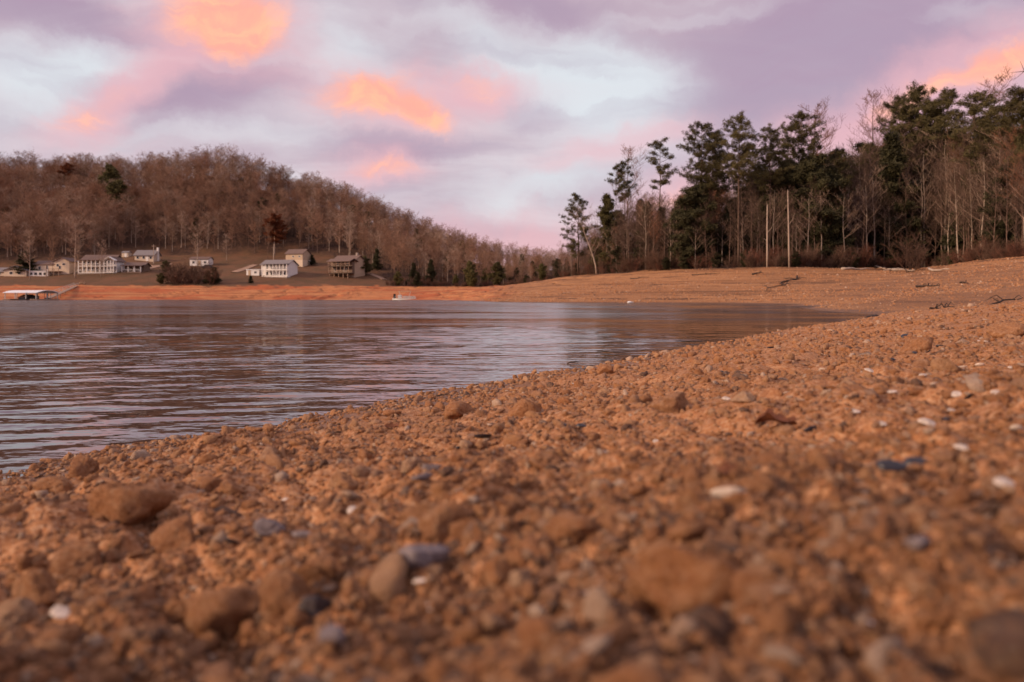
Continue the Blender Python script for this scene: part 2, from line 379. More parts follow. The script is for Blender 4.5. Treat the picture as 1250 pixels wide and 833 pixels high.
# ------------------------------------------------------------------ ground sheet
def ground():
    ang = np.concatenate([np.linspace(-180, -70, 50, endpoint=False), np.linspace(-70, -36, 180, endpoint=False), np.linspace(-36, 36, 680, endpoint=False),
                          np.linspace(36, 80, 240, endpoint=False), np.linspace(80, 180, 46)])
    ang = np.radians(ang[:-1])
    rr = np.concatenate([np.exp(np.linspace(math.log(.10), math.log(9), 760, endpoint=False)), np.exp(np.linspace(math.log(9), math.log(14), 30, endpoint=False)), np.exp(np.linspace(math.log(14), math.log(130), 560, endpoint=False)), np.exp(np.linspace(math.log(130), math.log(480), 140, endpoint=False)),
                         np.exp(np.linspace(math.log(480), math.log(5000), 30))])
    A, Rr = np.meshgrid(ang, rr)
    X, Y = Rr*np.sin(A), Rr*np.cos(A)
    Z = hgt(X, Y, True)
    na, nr = len(ang), len(rr)
    V = np.stack([X, Y, Z], -1).reshape(-1, 3)
    V = np.vstack([V, [[0, 0, Z[0].mean()]]])
    i, j = np.meshgrid(np.arange(nr-1), np.arange(na), indexing='ij'); j2 = (j+1) % na
    q = np.stack([i*na+j, (i+1)*na+j, (i+1)*na+j2, i*na+j2], -1).reshape(-1, 4)[:, ::-1]
    me = mesh_np('ground', V, q, M['ground'])
    x, y = V[:, 0], V[:, 1]; r = np.hypot(x, y)
    d0, inl = poly_dist(LAKE, x, y); d1, inp = poly_dist(POOL, x, y)
    u = x/np.maximum(y, 1); px = 625+F*u
    nz = noise2(x/6, y/6, 61)*2.2+noise2(x/1.7, y/1.7, 62)*1.0
    sd = np.where(inp, d1, -d1)+nz*np.clip(r/60, .2, 1.6)
    up = 1-sstep(-1.5, 1.5, sd)
    left = (1-sstep(600, 680, px))*(y > 60)
    fd = np.interp(px, FOOT[:, 0], FOOT[:, 2])
    lawn = up*left*(1-sstep(-3, 5, y-fd+nz*2))*(1-sstep(462, 500, px))
    a = {'far': sstep(13, 22, r), 'red': (1-sstep(570, 650, px+nz*6))*sstep(60, 110, y), 'litter': up, 'lawn': lawn}
    a['damp'] = sstep(930, 1080, px+nz*8)*sstep(13.5, 17, r+nz*.3)*(1-sstep(70, 100, r))*inp*(~inl)*(.50+.25*noise2(x/4, y/1.5, 77))
    for k, val in a.items():
        at = me.attributes.new(k, 'FLOAT', 'POINT'); at.data.foreach_set('value', val.astype(np.float32))
    o = obj('shore_ground', me); tag(o, kind='structure')
_d = lambda px, py: hit(px, py, 200)[:2]
DRIVES = [(_d(172, 324.5), _d(190, 326), 1.6), (_d(190, 326), _d(207, 322.5), 1.4), (_d(286, 333), _d(312, 324), 1.3), (_d(178, 329), _d(190, 326), 1.2), (_d(140, 331), _d(150, 328), .9),
          (_d(452, 335), _d(470, 342), 1.2)]
ground()
def driveways():
    b = MB()
    for (ax, ay), (bx, by), w in DRIVES:
        L = math.hypot(bx-ax, by-ay); n = max(3, int(L/2)); dx, dy = (bx-ax)/L, (by-ay)/L; w = min(w, 1.3)
        v = []
        for k in range(n+1):
            x, y = ax+(bx-ax)*k/n+math.sin(k*.7)*.3, ay+(by-ay)*k/n
            for sg in (-1, 1):
                xx, yy = x-dy*w*sg, y+dx*w*sg; v.append((xx, yy, hz(xx, yy)+.22))
        m = len(v); v += [(p[0], p[1], p[2]-.6) for p in v]
        f = [(2*k, 2*k+1, 2*k+3, 2*k+2) for k in range(n)]+[(m+2*k, 2*k, 2*k+2, m+2*k+2) for k in range(n)]+[(2*k+1, m+2*k+1, m+2*k+3, 2*k+3) for k in range(n)]
        b.add(v, f)
    tag(b.build('gravel_road', mat('pale_drive_gravel', (.33, .21, .15), .95, .25, .6)), kind='structure')
driveways()

# ------------------------------------------------------------------ water
def water():
    ang = np.radians(np.concatenate([np.linspace(-75, -37, 60, endpoint=False), np.linspace(-37, 30, 760, endpoint=False), np.linspace(30, 60, 20)]))
    rr = np.concatenate([np.exp(np.linspace(math.log(1.0), math.log(60), 980, endpoint=False)), np.exp(np.linspace(math.log(60), math.log(320), 120)), [900.0]])
    A, Rr = np.meshgrid(ang, rr); X, Y = Rr*np.sin(A), Rr*np.cos(A)
    Z = np.zeros_like(X)
    rs = np.random.RandomState(5)
    sp = Rr*.0042
    gust = .55+.45*noise2(X/2.3+9, Y/4.5, 81)+.35*noise2(X/9, Y/16, 82)
    gust = np.clip(gust, .12, 1.4)
    wx = X+.35*noise2(X/1.4, Y/1.4, 83); wy = Y+.35*noise2(X/1.4+30, Y/1.4, 84)
    for k in range(36):
        lam = .085*(1.115**k)*rs.uniform(.9, 1.1)
        if lam > 2.6: break
        th = R(rs.normal(-6, 10)); ph = rs.uniform(0, 6.28)
        amp = .0125*lam/6.28*(1.0 if lam < .34 else (.34/lam)**1.4)*1.75
        amp *= 1.45 if .15 < lam < .34 else .72
        f = sstep(1.9, 4, lam/np.maximum(sp, 1e-4))
        kx, ky = math.sin(th)*6.2832/lam, math.cos(th)*6.2832/lam
        Z += amp*f*gust*np.sin(kx*wx+ky*wy+ph)
    Z *= 1+.4*sstep(9, 30, Rr)
    d0, inl = poly_dist(LAKE, X.ravel(), Y.ravel())
    Z *= (sstep(0, .6, d0.reshape(Z.shape))*inl.reshape(Z.shape))*.75+.25
    na, nr = len(ang), len(rr)
    i, j = np.meshgrid(np.arange(nr-1), np.arange(na-1), indexing='ij')
    q = np.stack([i*na+j, (i+1)*na+j, (i+1)*na+j+1, i*na+j+1], -1).reshape(-1, 4)[:, ::-1]
    m, t, b = new_mat('lake_water')
    pos = t.new('ShaderNodeNewGeometry').outputs['Position']
    b.inputs['Base Color'].default_value = (.065, .038, .030, 1)
    b.inputs['IOR'].default_value = 1.7; b.inputs['Specular IOR Level'].default_value = .5
    st = t.new('ShaderNodeMapping', {'Vector': pos, 'Scale': (1.0, 1.6, 1.0)}).outputs[0]
    gus = t.range(t.noise(t.new('ShaderNodeMapping', {'Vector': pos, 'Scale': (.16, .38, 1)}).outputs[0], 1.0, 6, .65), .36, .62, .30, 1.1)
    sx = t.new('ShaderNodeSeparateXYZ', {0: pos})
    t.put(b.inputs['Roughness'], t.math('MULTIPLY', t.math('ADD', t.range(sx.outputs[1], 4, 20, .04, .20, False), t.range(sx.outputs[1], 20, 100, 0, .09, False)), gus))
    bp = t.new('ShaderNodeBump', {'Height': t.noise(st, 4.5, 3, .55), 'Distance': .02})
    t.put(bp.inputs['Strength'], t.math('MULTIPLY', gus, .55))
    bp2 = t.new('ShaderNodeBump', {'Height': t.noise(st, .9, 2, .5), 'Distance': .10, 'Normal': bp.outputs[0]})
    t.put(bp2.inputs['Strength'], t.math('MULTIPLY', gus, .30))
    t.put(b.inputs['Normal'], bp2.outputs[0])
    o = obj('lake_water', mesh_np('lake_water', np.stack([X, Y, Z], -1).reshape(-1, 3), q, m)); tag(o, kind='structure')
water()

# ------------------------------------------------------------------ stones
def ico(sub):
    import bmesh
    bm = bmesh.new(); bmesh.ops.create_icosphere(bm, subdivisions=sub, radius=1)
    V = np.array([v.co[:] for v in bm.verts]); Fc = np.array([[v.index for v in f.verts] for f in bm.faces]); bm.free(); return V, Fc
ICO = {k: ico(k) for k in (2, 3, 4)}
def rock_mesh(name, seed, m, sub=3, squash=(1, .8, .55), nplanes=11, rough=.10, blocky=1.0):
    rs = np.random.RandomState(seed); V, Fc = ICO[sub]
    r = np.full(len(V), 1e9); acc = np.zeros(len(V)); p = 9.0
    for k in range(nplanes):
        n = rs.normal(size=3); n /= np.linalg.norm(n); d = rs.uniform(.62, 1.0)
        acc += (np.clip(V@n, 0, None)/d)**(p*blocky)
    r = 1/np.maximum(acc, 1e-3)**(1/(p*blocky)); r = np.clip(r, .3, 1.35)
    for f, a in ((1.6, rough*1.6), (3.6, rough*1.5), (7.5, rough*1.1), (15, rough*.8)):
        r = r+a*noise3(V[:, 0]*f+seed, V[:, 1]*f, V[:, 2]*f, seed)
    if sub >= 4:
        cr = np.abs(noise3(V[:, 0]*2.6+seed, V[:, 1]*2.6, V[:, 2]*3.4, seed+5)); r = r-.13*np.exp(-(cr/.08)**2)
    W = V*r[:, None]*np.array(squash)
    W[:, :2] /= np.abs(W[:, :2]).max()
    W[:, 2] /= np.abs(W[:, 0]).max()
    return mesh_np(name, W, Fc, m, sub >= 4 or rough > .05)
def shell_mesh(name, seed, m, elong=1.25, cup=.45, ribs=True):
    """one cupped valve with growth ridges, a hinge beak and real thickness; unit length along x"""
    rs = np.random.RandomState(seed); nu, nv = 15, 22; V = []; 
    for lay in (0, 1):
        for i in range(nu):
            for j in range(nv):
                a = i/(nu-1); w = math.pi*2*j/nv
                rr = a*(1+.06*math.sin(3*w+seed))
                x, y = rr*math.cos(w)*.5, rr*math.sin(w)*.5/elong
                x += .06*a*a
                z = cup*.5*(1-a*a)**.7+(.012*math.sin(a*34) if ribs else 0)-(.045 if lay else 0)*(1-a*.6)
                V.append((x-.12*(1-a), y, z))
    Fc = []
    for lay in (0, 1):
        o = lay*nu*nv
        for i in range(nu-1):
            for j in range(nv):
                j2 = (j+1) % nv; q = [o+i*nv+j, o+(i+1)*nv+j, o+(i+1)*nv+j2, o+i*nv+j2]
                Fc.append(q if lay == 0 else q[::-1])
    o = nu*nv
    for j in range(nv):
        j2 = (j+1) % nv; k = (nu-1)*nv
        Fc.append([k+j, o+k+j, o+k+j2, k+j2])
    return mesh_np(name, np.array(V), Fc, m, True)
def leaf_mesh(name, seed, m):
    rs = np.random.RandomState(seed); n, k = 16, 7; V = []; 
    for lay in (0, 1):
        for i in range(n):
            for j in range(k):
                a = i/(n-1); s = (j/(k-1)-.5)*2
                wd = .26*math.sin(math.pi*min(1, a*.96+.03))**.8*(1+.28*math.sin(a*26))+.01
                V.append((a-.5, s*wd, .10*math.sin(a*5.5+seed)+.30*abs(s)**1.5*wd/.26*(.7+.3*math.sin(a*9))-lay*.012))
    Fc = []; o = n*k
    for lay in (0, 1):
        for i in range(n-1):
            for j in range(k-1):
                q = [lay*o+i*k+j, lay*o+(i+1)*k+j, lay*o+(i+1)*k+j+1, lay*o+i*k+j+1]; Fc.append(q if not lay else q[::-1])
    return mesh_np(name, np.array(V), Fc, m, True)

def scatter(name, P, rot, scl, idx, protos):
    """one object that instances its prototype meshes on its points (only for stuff nobody could count)"""
    me = bpy.data.meshes.new(name); me.vertices.add(len(P)); me.vertices.foreach_set('co', np.asarray(P, np.float32).ravel()); me.update()
    for an, ty, da, key in (('rot', 'FLOAT_VECTOR', rot, 'vector'), ('scl', 'FLOAT_VECTOR', scl, 'vector'), ('idx', 'INT', idx, 'value')):
        at = me.attributes.new(an, ty, 'POINT'); at.data.foreach_set(key, np.asarray(da, np.int32 if ty == 'INT' else np.float32).ravel())
    o = obj(name, me); tag(o, kind='stuff')
    c = bpy.data.collections.new(name+'_kinds')
    for p in protos: c.objects.link(p)
    g = bpy.data.node_groups.new(name, 'GeometryNodeTree')
    g.interface.new_socket('Geometry', in_out='INPUT', socket_type='NodeSocketGeometry')
    g.interface.new_socket('Geometry', in_out='OUTPUT', socket_type='NodeSocketGeometry')
    N = g.nodes; L = g.links
    gi, go = N.new('NodeGroupInput'), N.new('NodeGroupOutput')
    ci = N.new('GeometryNodeCollectionInfo'); ci.inputs['Collection'].default_value = c; ci.inputs['Separate Children'].default_value = True; ci.inputs['Reset Children'].default_value = True
    ip = N.new('GeometryNodeInstanceOnPoints'); ip.inputs['Pick Instance'].default_value = True
    def na(nm, ty):
        n = N.new('GeometryNodeInputNamedAttribute'); n.data_type = ty; n.inputs['Name'].default_value = nm
        return [s for s in n.outputs if s.enabled and s.name == 'Attribute'][0]
    er = N.new('FunctionNodeEulerToRotation')
    L.new(na('rot', 'FLOAT_VECTOR'), er.inputs[0]); L.new(er.outputs[0], ip.inputs['Rotation'])
    L.new(na('scl', 'FLOAT_VECTOR'), ip.inputs['Scale']); L.new(na('idx', 'INT'), ip.inputs['Instance Index'])
    L.new(gi.outputs[0], ip.inputs['Points']); L.new(ci.outputs[0], ip.inputs['Instance']); L.new(ip.outputs[0], go.inputs[0])
    md = o.modifiers.new('scatter', 'NODES'); md.node_group = g
    return o
def proto(name, me): return bpy.data.objects.new(name, me)

def gravel():
    protos = [proto('gravel_stone', rock_mesh('gravel_stone', 300+k, M['gravel'], 2, (1, RS.uniform(.6, .95), RS.uniform(.4, .75)), 8, .10, 2.4)) for k in range(10)]
    protos.sort(key=lambda o: o.name)
    N = 140000
    r = np.exp(RS.uniform(math.log(.26), math.log(24), N*2))
    a = np.radians(RS.uniform(-39, 40, N*2))
    x, y = r*np.sin(a), r*np.cos(a)
    d0, inl = poly_dist(LAKE, x, y)
    clump = noise2(x/.5, y/.5, 91)
    keep = ((~inl) | (d0 < .06)) & (RS.uniform(size=len(x)) < .72+.5*clump)
    x, y, r = x[keep][:N], y[keep][:N], r[keep][:N]
    # the bank goes on beside the view
    ra = np.exp(RS.uniform(math.log(.22), math.log(7), 90000)); aa = np.radians(np.where(RS.uniform(size=90000) < .3, RS.uniform(-75, -39, 90000), RS.uniform(40, 100, 90000)))
    xa, ya = ra*np.sin(aa), ra*np.cos(aa); da, ia = poly_dist(LAKE, xa, ya); ka = ~ia & (RS.uniform(size=len(xa)) < .72+.5*noise2(xa/.5, ya/.5, 91))
    x = np.concatenate([x, xa[ka]]); y = np.concatenate([y, ya[ka]]); r = np.hypot(x, y)
    z = hgt(x, y, True)
    rf = np.sqrt(RS.uniform(15**2, 118**2, 150000)); af = np.radians(RS.uniform(-4, 37, 150000))
    xf, yf = rf*np.sin(af), rf*np.cos(af)
    keep = (RS.uniform(size=len(xf)) < (26/rf)**.9*(.55+.6*noise2(xf/5, yf/5, 93)))
    xf, yf = xf[keep], yf[keep]
    _, il = poly_dist(LAKE, xf, yf); _, ip = poly_dist(POOL, xf, yf); keep = ip & ~il & (poly_dist(LAKE, xf, yf)[0] > .3)
    xf, yf = xf[keep], yf[keep]; nf = len(xf); print('beach stones', nf)
    x = np.concatenate([x, xf]); y = np.concatenate([y, yf]); r = np.hypot(x, y); z = np.concatenate([z, hgt(xf, yf, True)])
    n = len(x)
    s = np.exp(RS.normal(math.log(.0024), .62, n))*np.clip(r/1.0, .7, 7)**.72
    s = np.clip(s, .0012, .03)
    s[-nf:] = np.clip(np.exp(RS.normal(math.log(.030), .5, nf))*np.clip(r[-nf:]/40, .7, 1.8), .012, .14)
    rot = np.stack([RS.uniform(-.5, .5, n), RS.uniform(-.5, .5, n), RS.uniform(0, 6.28, n)], -1)
    scl = np.stack([s, s*RS.uniform(.8, 1.2, n), s*RS.uniform(.7, 1.3, n)], -1)
    scatter('gravel', np.stack([x, y, z+s*.02], -1), rot, scl, RS.randint(0, 10, n), protos)
gravel()

CL = [rock_mesh('rock', 400+k, M['clod'], 4, (1, RS.uniform(.6, .95), RS.uniform(.4, .7)), 7, .075, 3.0) for k in range(8)]
def stone(name, px, py, wpx, hpx, label, cat, me, group=None, rz=None, sink=.35, tilt=.15):
    x, y, z = hit(px, py+hpx*.45, .25, 60, True)
    w = wpx/F*y/2*1.05; h = hpx/F*y*.95
    o = bpy.data.objects.new(name, me); link(o)
    o.location = (x, y+w*.3, z+h*(.5-sink))
    zx = max(abs(v.co.z) for v in me.vertices)
    o.scale = (w, w*.9, h*.5/zx*(1+sink)); o.rotation_euler = (random.uniform(-tilt, tilt), random.uniform(-tilt, tilt), random.choice([0, math.pi])+random.uniform(-.25, .25) if rz is None else rz)
    return tag(o, label, cat, group)
ro = lambda k, m='clod', sub=4, sq=(1, .85, .6), pl_=10, rg=.07, bl=.8: rock_mesh('rock', k, M[m], sub, sq, pl_, rg, bl)
BIG = [
 (141, 600, 124, 84, 'clod', 'biggest tan clay rock with a rounded top, near the water edge', (1, .8, .62)),
 (216, 648, 62, 46, 'clod', 'rounded brown clay rock just below the biggest rock', (1, .9, .75)),
 (103, 567, 36, 30, 'clod', 'small upright tan rock at the water edge above the biggest rock', (1, .9, .9)),
 (92, 683, 66, 46, 'clod', 'tilted flat tan plate of rock with a dark shadow edge', (1, .8, .45)),
 (270, 738, 118, 84, 'clod', 'large blocky tan rock with a flat top and a shaded front face', (1, .85, .75)),
 (342, 727, 66, 72, 'clod', 'tall orange tan block standing against the large blocky rock', (.9, .8, 1)),
 (213, 746, 34, 34, 'orange_rock', 'small rust orange rock beside the large blocky rock', (1, .9, .9)),
 (40, 715, 60, 48, 'clod', 'brown rock wedge half buried below the tilted plate', (1, .8, .6)),
 (12, 742, 56, 54, 'pale', 'pale tan rock cut by the edge of the view', (1, .9, .7)),
 (251, 590, 44, 24, 'clod', 'dark tan flattened rock up the slope from the biggest rock', (1, .8, .55)),
 (535, 632, 72, 44, 'clod', 'rough brown clod above the blue grey slate', (1, .8, .65)),
 (607, 697, 46, 32, 'orange_rock', 'olive brown lump beside a rounded pinkish pebble', (1, .9, .8)),
 (637, 704, 30, 24, 'pale', 'rounded pinkish pebble beside the olive brown lump', (1, .9, .8)),
 (850, 690, 150, 92, 'orange_rock', 'large blurred orange brown clod near the camera', (1, .75, .66)),
 (784, 746, 46, 34, 'orange_rock', 'bright orange chip below the large orange clod', (1, .9, .6)),
 (736, 592, 30, 18, 'pale', 'pale oval pebble alone on fine gravel in mid slope', (1, .8, .6)),
 (844, 600, 34, 44, 'clod', 'upright tan rock next to an open pale shell', (.9, .8, 1)),
 (976, 661, 32, 20, 'orange_rock', 'small flat orange stone on the blurred gravel', (1, .9, .5)),
 (642, 495, 44, 26, 'clod', 'square reddish tan rock near the top of the bank by the water', (1, .8, .7)),
 (558, 500, 48, 24, 'clod', 'long low tan clod beside the square reddish rock', (1, .8, .55)),
 (741, 450, 24, 14, 'clod', 'rounded tan rock standing right on the waterline', (1, .9, .8)),
 (820, 490, 56, 28, 'clod', 'broad tan mound of hard clay high on the slope', (1, .9, .65)),
 (500, 566, 36, 20, 'pale', 'pale tan chip near two dark slates', (1, .7, .5)),
 (1122, 419, 44, 24, 'clod', 'tan clod with a pointed top near the crest of the bank', (1, .8, .65)),
 (911, 484, 32, 16, 'pale', 'smooth pale stone lying flat on the upper slope', (1, .8, .5)),
 (570, 541, 20, 18, 'pale', 'round pale pebble next to a dark open shell', (1, .95, .9)),
 (60, 592, 44, 22, 'clod', 'low crumbly clod by the water beside the biggest rock', (1, .8, .5)),
 (420, 588, 40, 24, 'clod', 'angular tan clod halfway down the bank', (1, .8, .65)),
 (1128, 663, 38, 20, 'slate', 'flat grey stone on the blurred slope', (1, .8, .4)),
 (512, 679, 72, 26, 'slate', 'blue grey oval slate lying flat, biggest of the slates', (1, .6, .28)),
 (381, 738, 40, 28, 'darkstone', 'dark purple brown pebble beside the tall orange block', (1, .9, .75)),
 (527, 574, 30, 11, 'slate', 'upper of two thin dark slates below the pale chip', (1, .6, .25)),
 (514, 583, 26, 11, 'slate', 'lower of two thin dark slates below the pale chip', (1, .6, .25)),
 (371, 655, 46, 14, 'slate', 'long dark slate sliver beside a reddish clod', (1, .5, .22)),
 (326, 642, 44, 26, 'slate', 'greyish tan flat rock up the bank from the large blocky rock', (1, .8, .5)),
 (400, 780, 40, 24, 'slate', 'blurred dark grey stone at the bottom of the bank', (1, .8, .5)),
 (1171, 860, 60, 30, 'clod', 'blurred tan lump at the very bottom of the view', (1, .8, .6)),
 (390, 690, 60, 36, 'clod', 'wide brown clod behind the tall orange block', (1, .85, .6)),
 (700, 640, 66, 34, 'clod', 'wide crumbled clod on the middle of the slope', (1, .85, .5)),
 (930, 585, 50, 24, 'clod', 'dark tan clod below the curled brown leaf', (1, .85, .5)),
 (660, 560, 50, 24, 'clod', 'low tan clod between the pale pebbles and the square rock', (1, .85, .5)),
 (1236, 400, 50, 24, 'clod', 'tan boulder lump at the skyline of the bank', (1, .85, .6)),
]
for k, (px, py, w, h, m, lab, sq) in enumerate(BIG):
    if py > 833: continue
    nm = 'slate_stone' if m == 'slate' else ('pebble' if m in ('pale', 'darkstone') else 'clay_rock')
    flat = m == 'slate'
    me = ro(500+k, m, 4, sq, 8 if flat else 7, .03 if flat else .058, 4.0 if k in (3, 4, 5, 6, 7) else 2.4); me.name = nm
    stone(nm, px, py, w, h, lab, 'rock' if nm == 'clay_rock' else 'stone', me, None, 0.0 if w > 55 else None, .12 if flat else .30, .06 if flat else .12)
# many more loose clods that nothing tells apart
CLG = 'loose clay clods strewn over the bank'
n_cl = 0
KEEP = [(1102, 570, 40), (952, 521, 40), (888, 608, 30), (1176, 550, 20), (1132, 520, 20), (512, 711, 20), (512, 679, 40), (588, 534, 20), (480, 523, 20), (1173, 451, 16), (1166, 483, 16), (1062, 455, 16)]
while n_cl < 190:
    r = math.exp(random.uniform(math.log(.55), math.log(16))); a = R(random.uniform(-33, 34)); x, y = r*math.sin(a), r*math.cos(a)
    d0, inl = poly_dist(LAKE, np.array([x]), np.array([y]))
    if inl[0]: continue
    s = random.lognormvariate(math.log(.0075), .42)*min(4.5, max(.8, r/1.1))**.8
    px, py = 625+F*x/y, YH+(CH-hz(x, y))/y*F
    if any(abs(px-q[0]) < q[2]+s*F/y and abs(py-q[1]) < 14+s*F/y for q in KEEP): continue
    if any(abs(px-b[0]) < b[2]*.6+s*F/y and abs(py-b[1]) < b[3]*.7 for b in BIG): continue
    o = bpy.data.objects.new('clay_clod', CL[n_cl % 8]); link(o)
    o.location = (x, y, hz(x, y, True)+s*.05); o.scale = (s, s*random.uniform(.7, 1), s*random.uniform(.6, .95)); o.rotation_euler = (random.uniform(-.3, .3), random.uniform(-.3, .3), random.uniform(0, 6.28))
    tag(o, 'loose tan clay clod half sunk in the gravel of the bank', 'clod', CLG); n_cl += 1

SH = [shell_mesh('clam_shell', k, M['shell'], 1.15+.1*k, .5) for k in range(4)]
MU = [shell_mesh('mussel_shell', 20+k, M['mussel'], 1.75, .6) for k in range(3)]
LF = [leaf_mesh('dead_leaf', 3*k, M['leaf']) for k in range(4)]
def small(name, me, px, py, wpx, label, cat, group=None, open_=False):
    x, y, z = hit(px, py, .25, 60, True); w = wpx/F*y
    o = bpy.data.objects.new(name, me); link(o); o.location = (x, y, z+w*(.05 if not open_ else .11)); o.scale = (w, w, w*random.uniform(.6, .9))
    o.rotation_euler = (random.uniform(-.25, .25)+(R(150) if open_ else R(12)), random.uniform(-.3, .3), random.uniform(-.6, .6))
    return tag(o, label, cat, group)
small('mussel_shell', MU[0], 1085, 571, 36, 'dark mussel shell, one of a touching pair, with the wider gap of gravel beside it', 'shell')
small('mussel_shell', MU[1], 1119, 568, 38, 'dark mussel shell, the larger and more pointed of a touching pair', 'shell')
small('mussel_shell', MU[2], 588, 534, 22, 'dark open shell standing next to a round pale pebble', 'shell', None, True)
small('clam_shell', SH[0], 888, 608, 44, 'pale open clam shell with its hollow facing up beside an upright rock', 'shell', None, True)
small('clam_shell', SH[1], 1176, 550, 26, 'white clam shell with a black shaded rim, below the other white shells', 'shell')
small('clam_shell', SH[2], 1132, 520, 28, 'white clam shell propped over a dark hollow', 'shell')
small('clam_shell', SH[3], 1170, 643, 24, 'blurred white shell alone on the lower slope', 'shell')
small('clam_shell', SH[0], 1226, 592, 28, 'whitish shell near the edge of the view on blurred gravel', 'shell')
small('clam_shell', SH[1], 76, 748, 32, 'white chip of shell on the dark lower bank beside the brown rock wedge', 'shell')
small('clam_shell', SH[2], 512, 711, 20, 'round white shell directly below the blue grey slate', 'shell')
small('dead_leaf', LF[0], 952, 521, 58, 'curled reddish brown dead leaf lying on the upper slope', 'leaf')
small('dead_leaf', LF[1], 480, 523, 24, 'dark red curled leaf near the square rock by the water', 'leaf')
small('dead_leaf', LF[2], 893, 582, 40, 'dark brown dead leaf above the open pale shell', 'leaf')
WH = [(1173, 451, 15), (1062, 455, 16), (1126, 459, 10), (1196, 448, 12), (1166, 483, 18), (1042, 504, 14), (1240, 526, 18), (1161, 503, 13), (1193, 418, 8), (1203, 419, 8), (1077, 519, 15),
      (887, 489, 14), (1005, 452, 10), (523, 743, 15), (629, 612, 15), (726, 789, 17), (432, 627, 22), (709, 728, 18), (1071, 808, 26), (1058, 762, 20), (740, 553, 9), (598, 520, 8), (700, 470, 7),
      (347, 611, 9), (560, 600, 14), (700, 640, 12), (1088, 480, 12), (1140, 470, 10), (1215, 480, 12), (1010, 560, 12), (960, 480, 8), (800, 540, 9), (1235, 450, 11), (870, 545, 11), (1185, 690, 18)]
for k, (px, py, w) in enumerate(WH):
    small('clam_shell', SH[k % 4], px, py, w, 'small bleached white clam shell half lying on the clay gravel', 'shell', 'small bleached shells on the bank', k % 3 == 0)
DK = [(1181, 486, 16), (1105, 412, 14), (1147, 424, 10), (1117, 432, 10), (988, 526, 20), (709, 522, 14), (1133, 430, 8), (1150, 515, 16), (1030, 548, 12), (20, 588, 12), (282, 662, 20), (690, 520, 9), (740, 492, 8), (1200, 560, 14), (560, 548, 9), (1090, 440, 9), (940, 425, 8), (880, 455, 9)]
for k, (px, py, w) in enumerate(DK):
    small('mussel_shell', MU[k % 3], px, py, w, 'small black mussel shell fragment among the clay gravel', 'shell', 'black shell fragments on the bank', k % 2 == 0)

# stranded bits along the waterline
def bit_mesh(seed):
    rs = random.Random(seed); b = MB(); P = [Vector((-.5, 0, 0))]
    for k in range(4): P.append(P[-1]+Vector((.25, rs.uniform(-.12, .12), rs.uniform(-.03, .05))))
    b.tube(P, [.035, .05, .045, .035, .015], 6); b.tube([P[2], P[2]+Vector((.12, .2, .05))], [.03, .012], 5)
    return b.mesh('twig', M['darkwood'], True)
BITS = [bit_mesh(k) for k in range(4)]
for k in range(56):
    q = random.random()**1.6*15; x0 = -1.171-.4985*.3+.4985*q; y0 = 1.821-.8669*.3+.8669*q; off = random.gauss(.10, .09)
    x, y = x0+.8669*off, y0-.4985*off; w = random.uniform(.018, .05)*min(2.2, max(.8, y/2.5))
    o = obj('twig', BITS[k % 4], None, (x, y, max(.004, hz(x, y, True))+w*.06)); o.scale = (w,)*3; o.rotation_euler = (random.uniform(-.1, .1), random.uniform(-.2, .2), 1.05+random.gauss(0, .6))
    tag(o, 'dark wet twig stranded along the waterline of the gravel bank', 'twig', 'stranded twigs along the waterline')

# ------------------------------------------------------------------ trees
def bare_parts(seed, H=18.0, r0=.17, start=.35, nl=16, spread=.42, rise=.75, fine=3, lean=0.0, twig=.016, sub=5, sub2=5, pk=.72):
    """trunk MB and crown MB for a leafless tree"""
    rs = random.Random(seed); T, C = MB(), MB()
    pts = []; n = 9; ox = oy = 0.0
    for i in range(n):
        a = i/(n-1); ox += rs.uniform(-.18, .18)*H/18; oy += rs.uniform(-.18, .18)*H/18
        pts.append(Vector((ox+lean*H*a**1.3, oy, -.4+(H+.4)*a)))
    rad = [r0*(1-.93*(i/(n-1))**.85)+(.10*r0 if i == 0 else 0) for i in range(n)]
    T.tube(pts, rad, 7)
    def at(P, Rd, a):
        k = min(len(P)-2, int(a*(len(P)-1))); f = a*(len(P)-1)-k
        return P[k].lerp(P[k+1], f), Rd[k]*(1-f)+Rd[k+1]*f, (P[k+1]-P[k]).normalized()
    def branch(P, Rd, a, L, lvl):
        p, rp, d = at(P, Rd, a)
        th = rs.uniform(0, 6.283)
        side = Vector((math.cos(th), math.sin(th), rs.uniform(-.1, .35)))
        if lvl > 1: side = (side+d*.2).normalized()
        dr = (d*rise*rs.uniform(.6, 1.2)+side*(1.0 if lvl == 1 else .85)).normalized()
        k = 5 if lvl == 1 else (4 if lvl == 2 else 3); Q = [p]; step = L/(k-1)
        for i in range(k-1):
            dr = (dr+Vector((rs.uniform(-.25, .25), rs.uniform(-.25, .25), rs.uniform(-.06, .26)))).normalized()
            Q.append(Q[-1]+dr*step)
        rb = max(twig, min(rp*.62, L*.018+.008))
        Rq = [max(twig*.75, rb*(1-.85*i/(k-1))) for i in range(k)]
        C.tube(Q, Rq, 4 if lvl == 1 else 3, False)
        if lvl < fine:
            m = sub if lvl == 1 else sub2
            for q in range(m): branch(Q, Rq, rs.uniform(.2, 1.0), L*rs.uniform(.32, .55), lvl+1)
    for q in range(nl):
        a = start+(1-start)*(q+rs.random())/nl*.98
        prof = math.sin(math.pi*min(1, (a-start)/(1-start)*pk+.28))**.8
        branch(pts, rad, a, H*spread*rs.uniform(.55, 1.0)*(.25+.75*prof), 1)
    return T, C
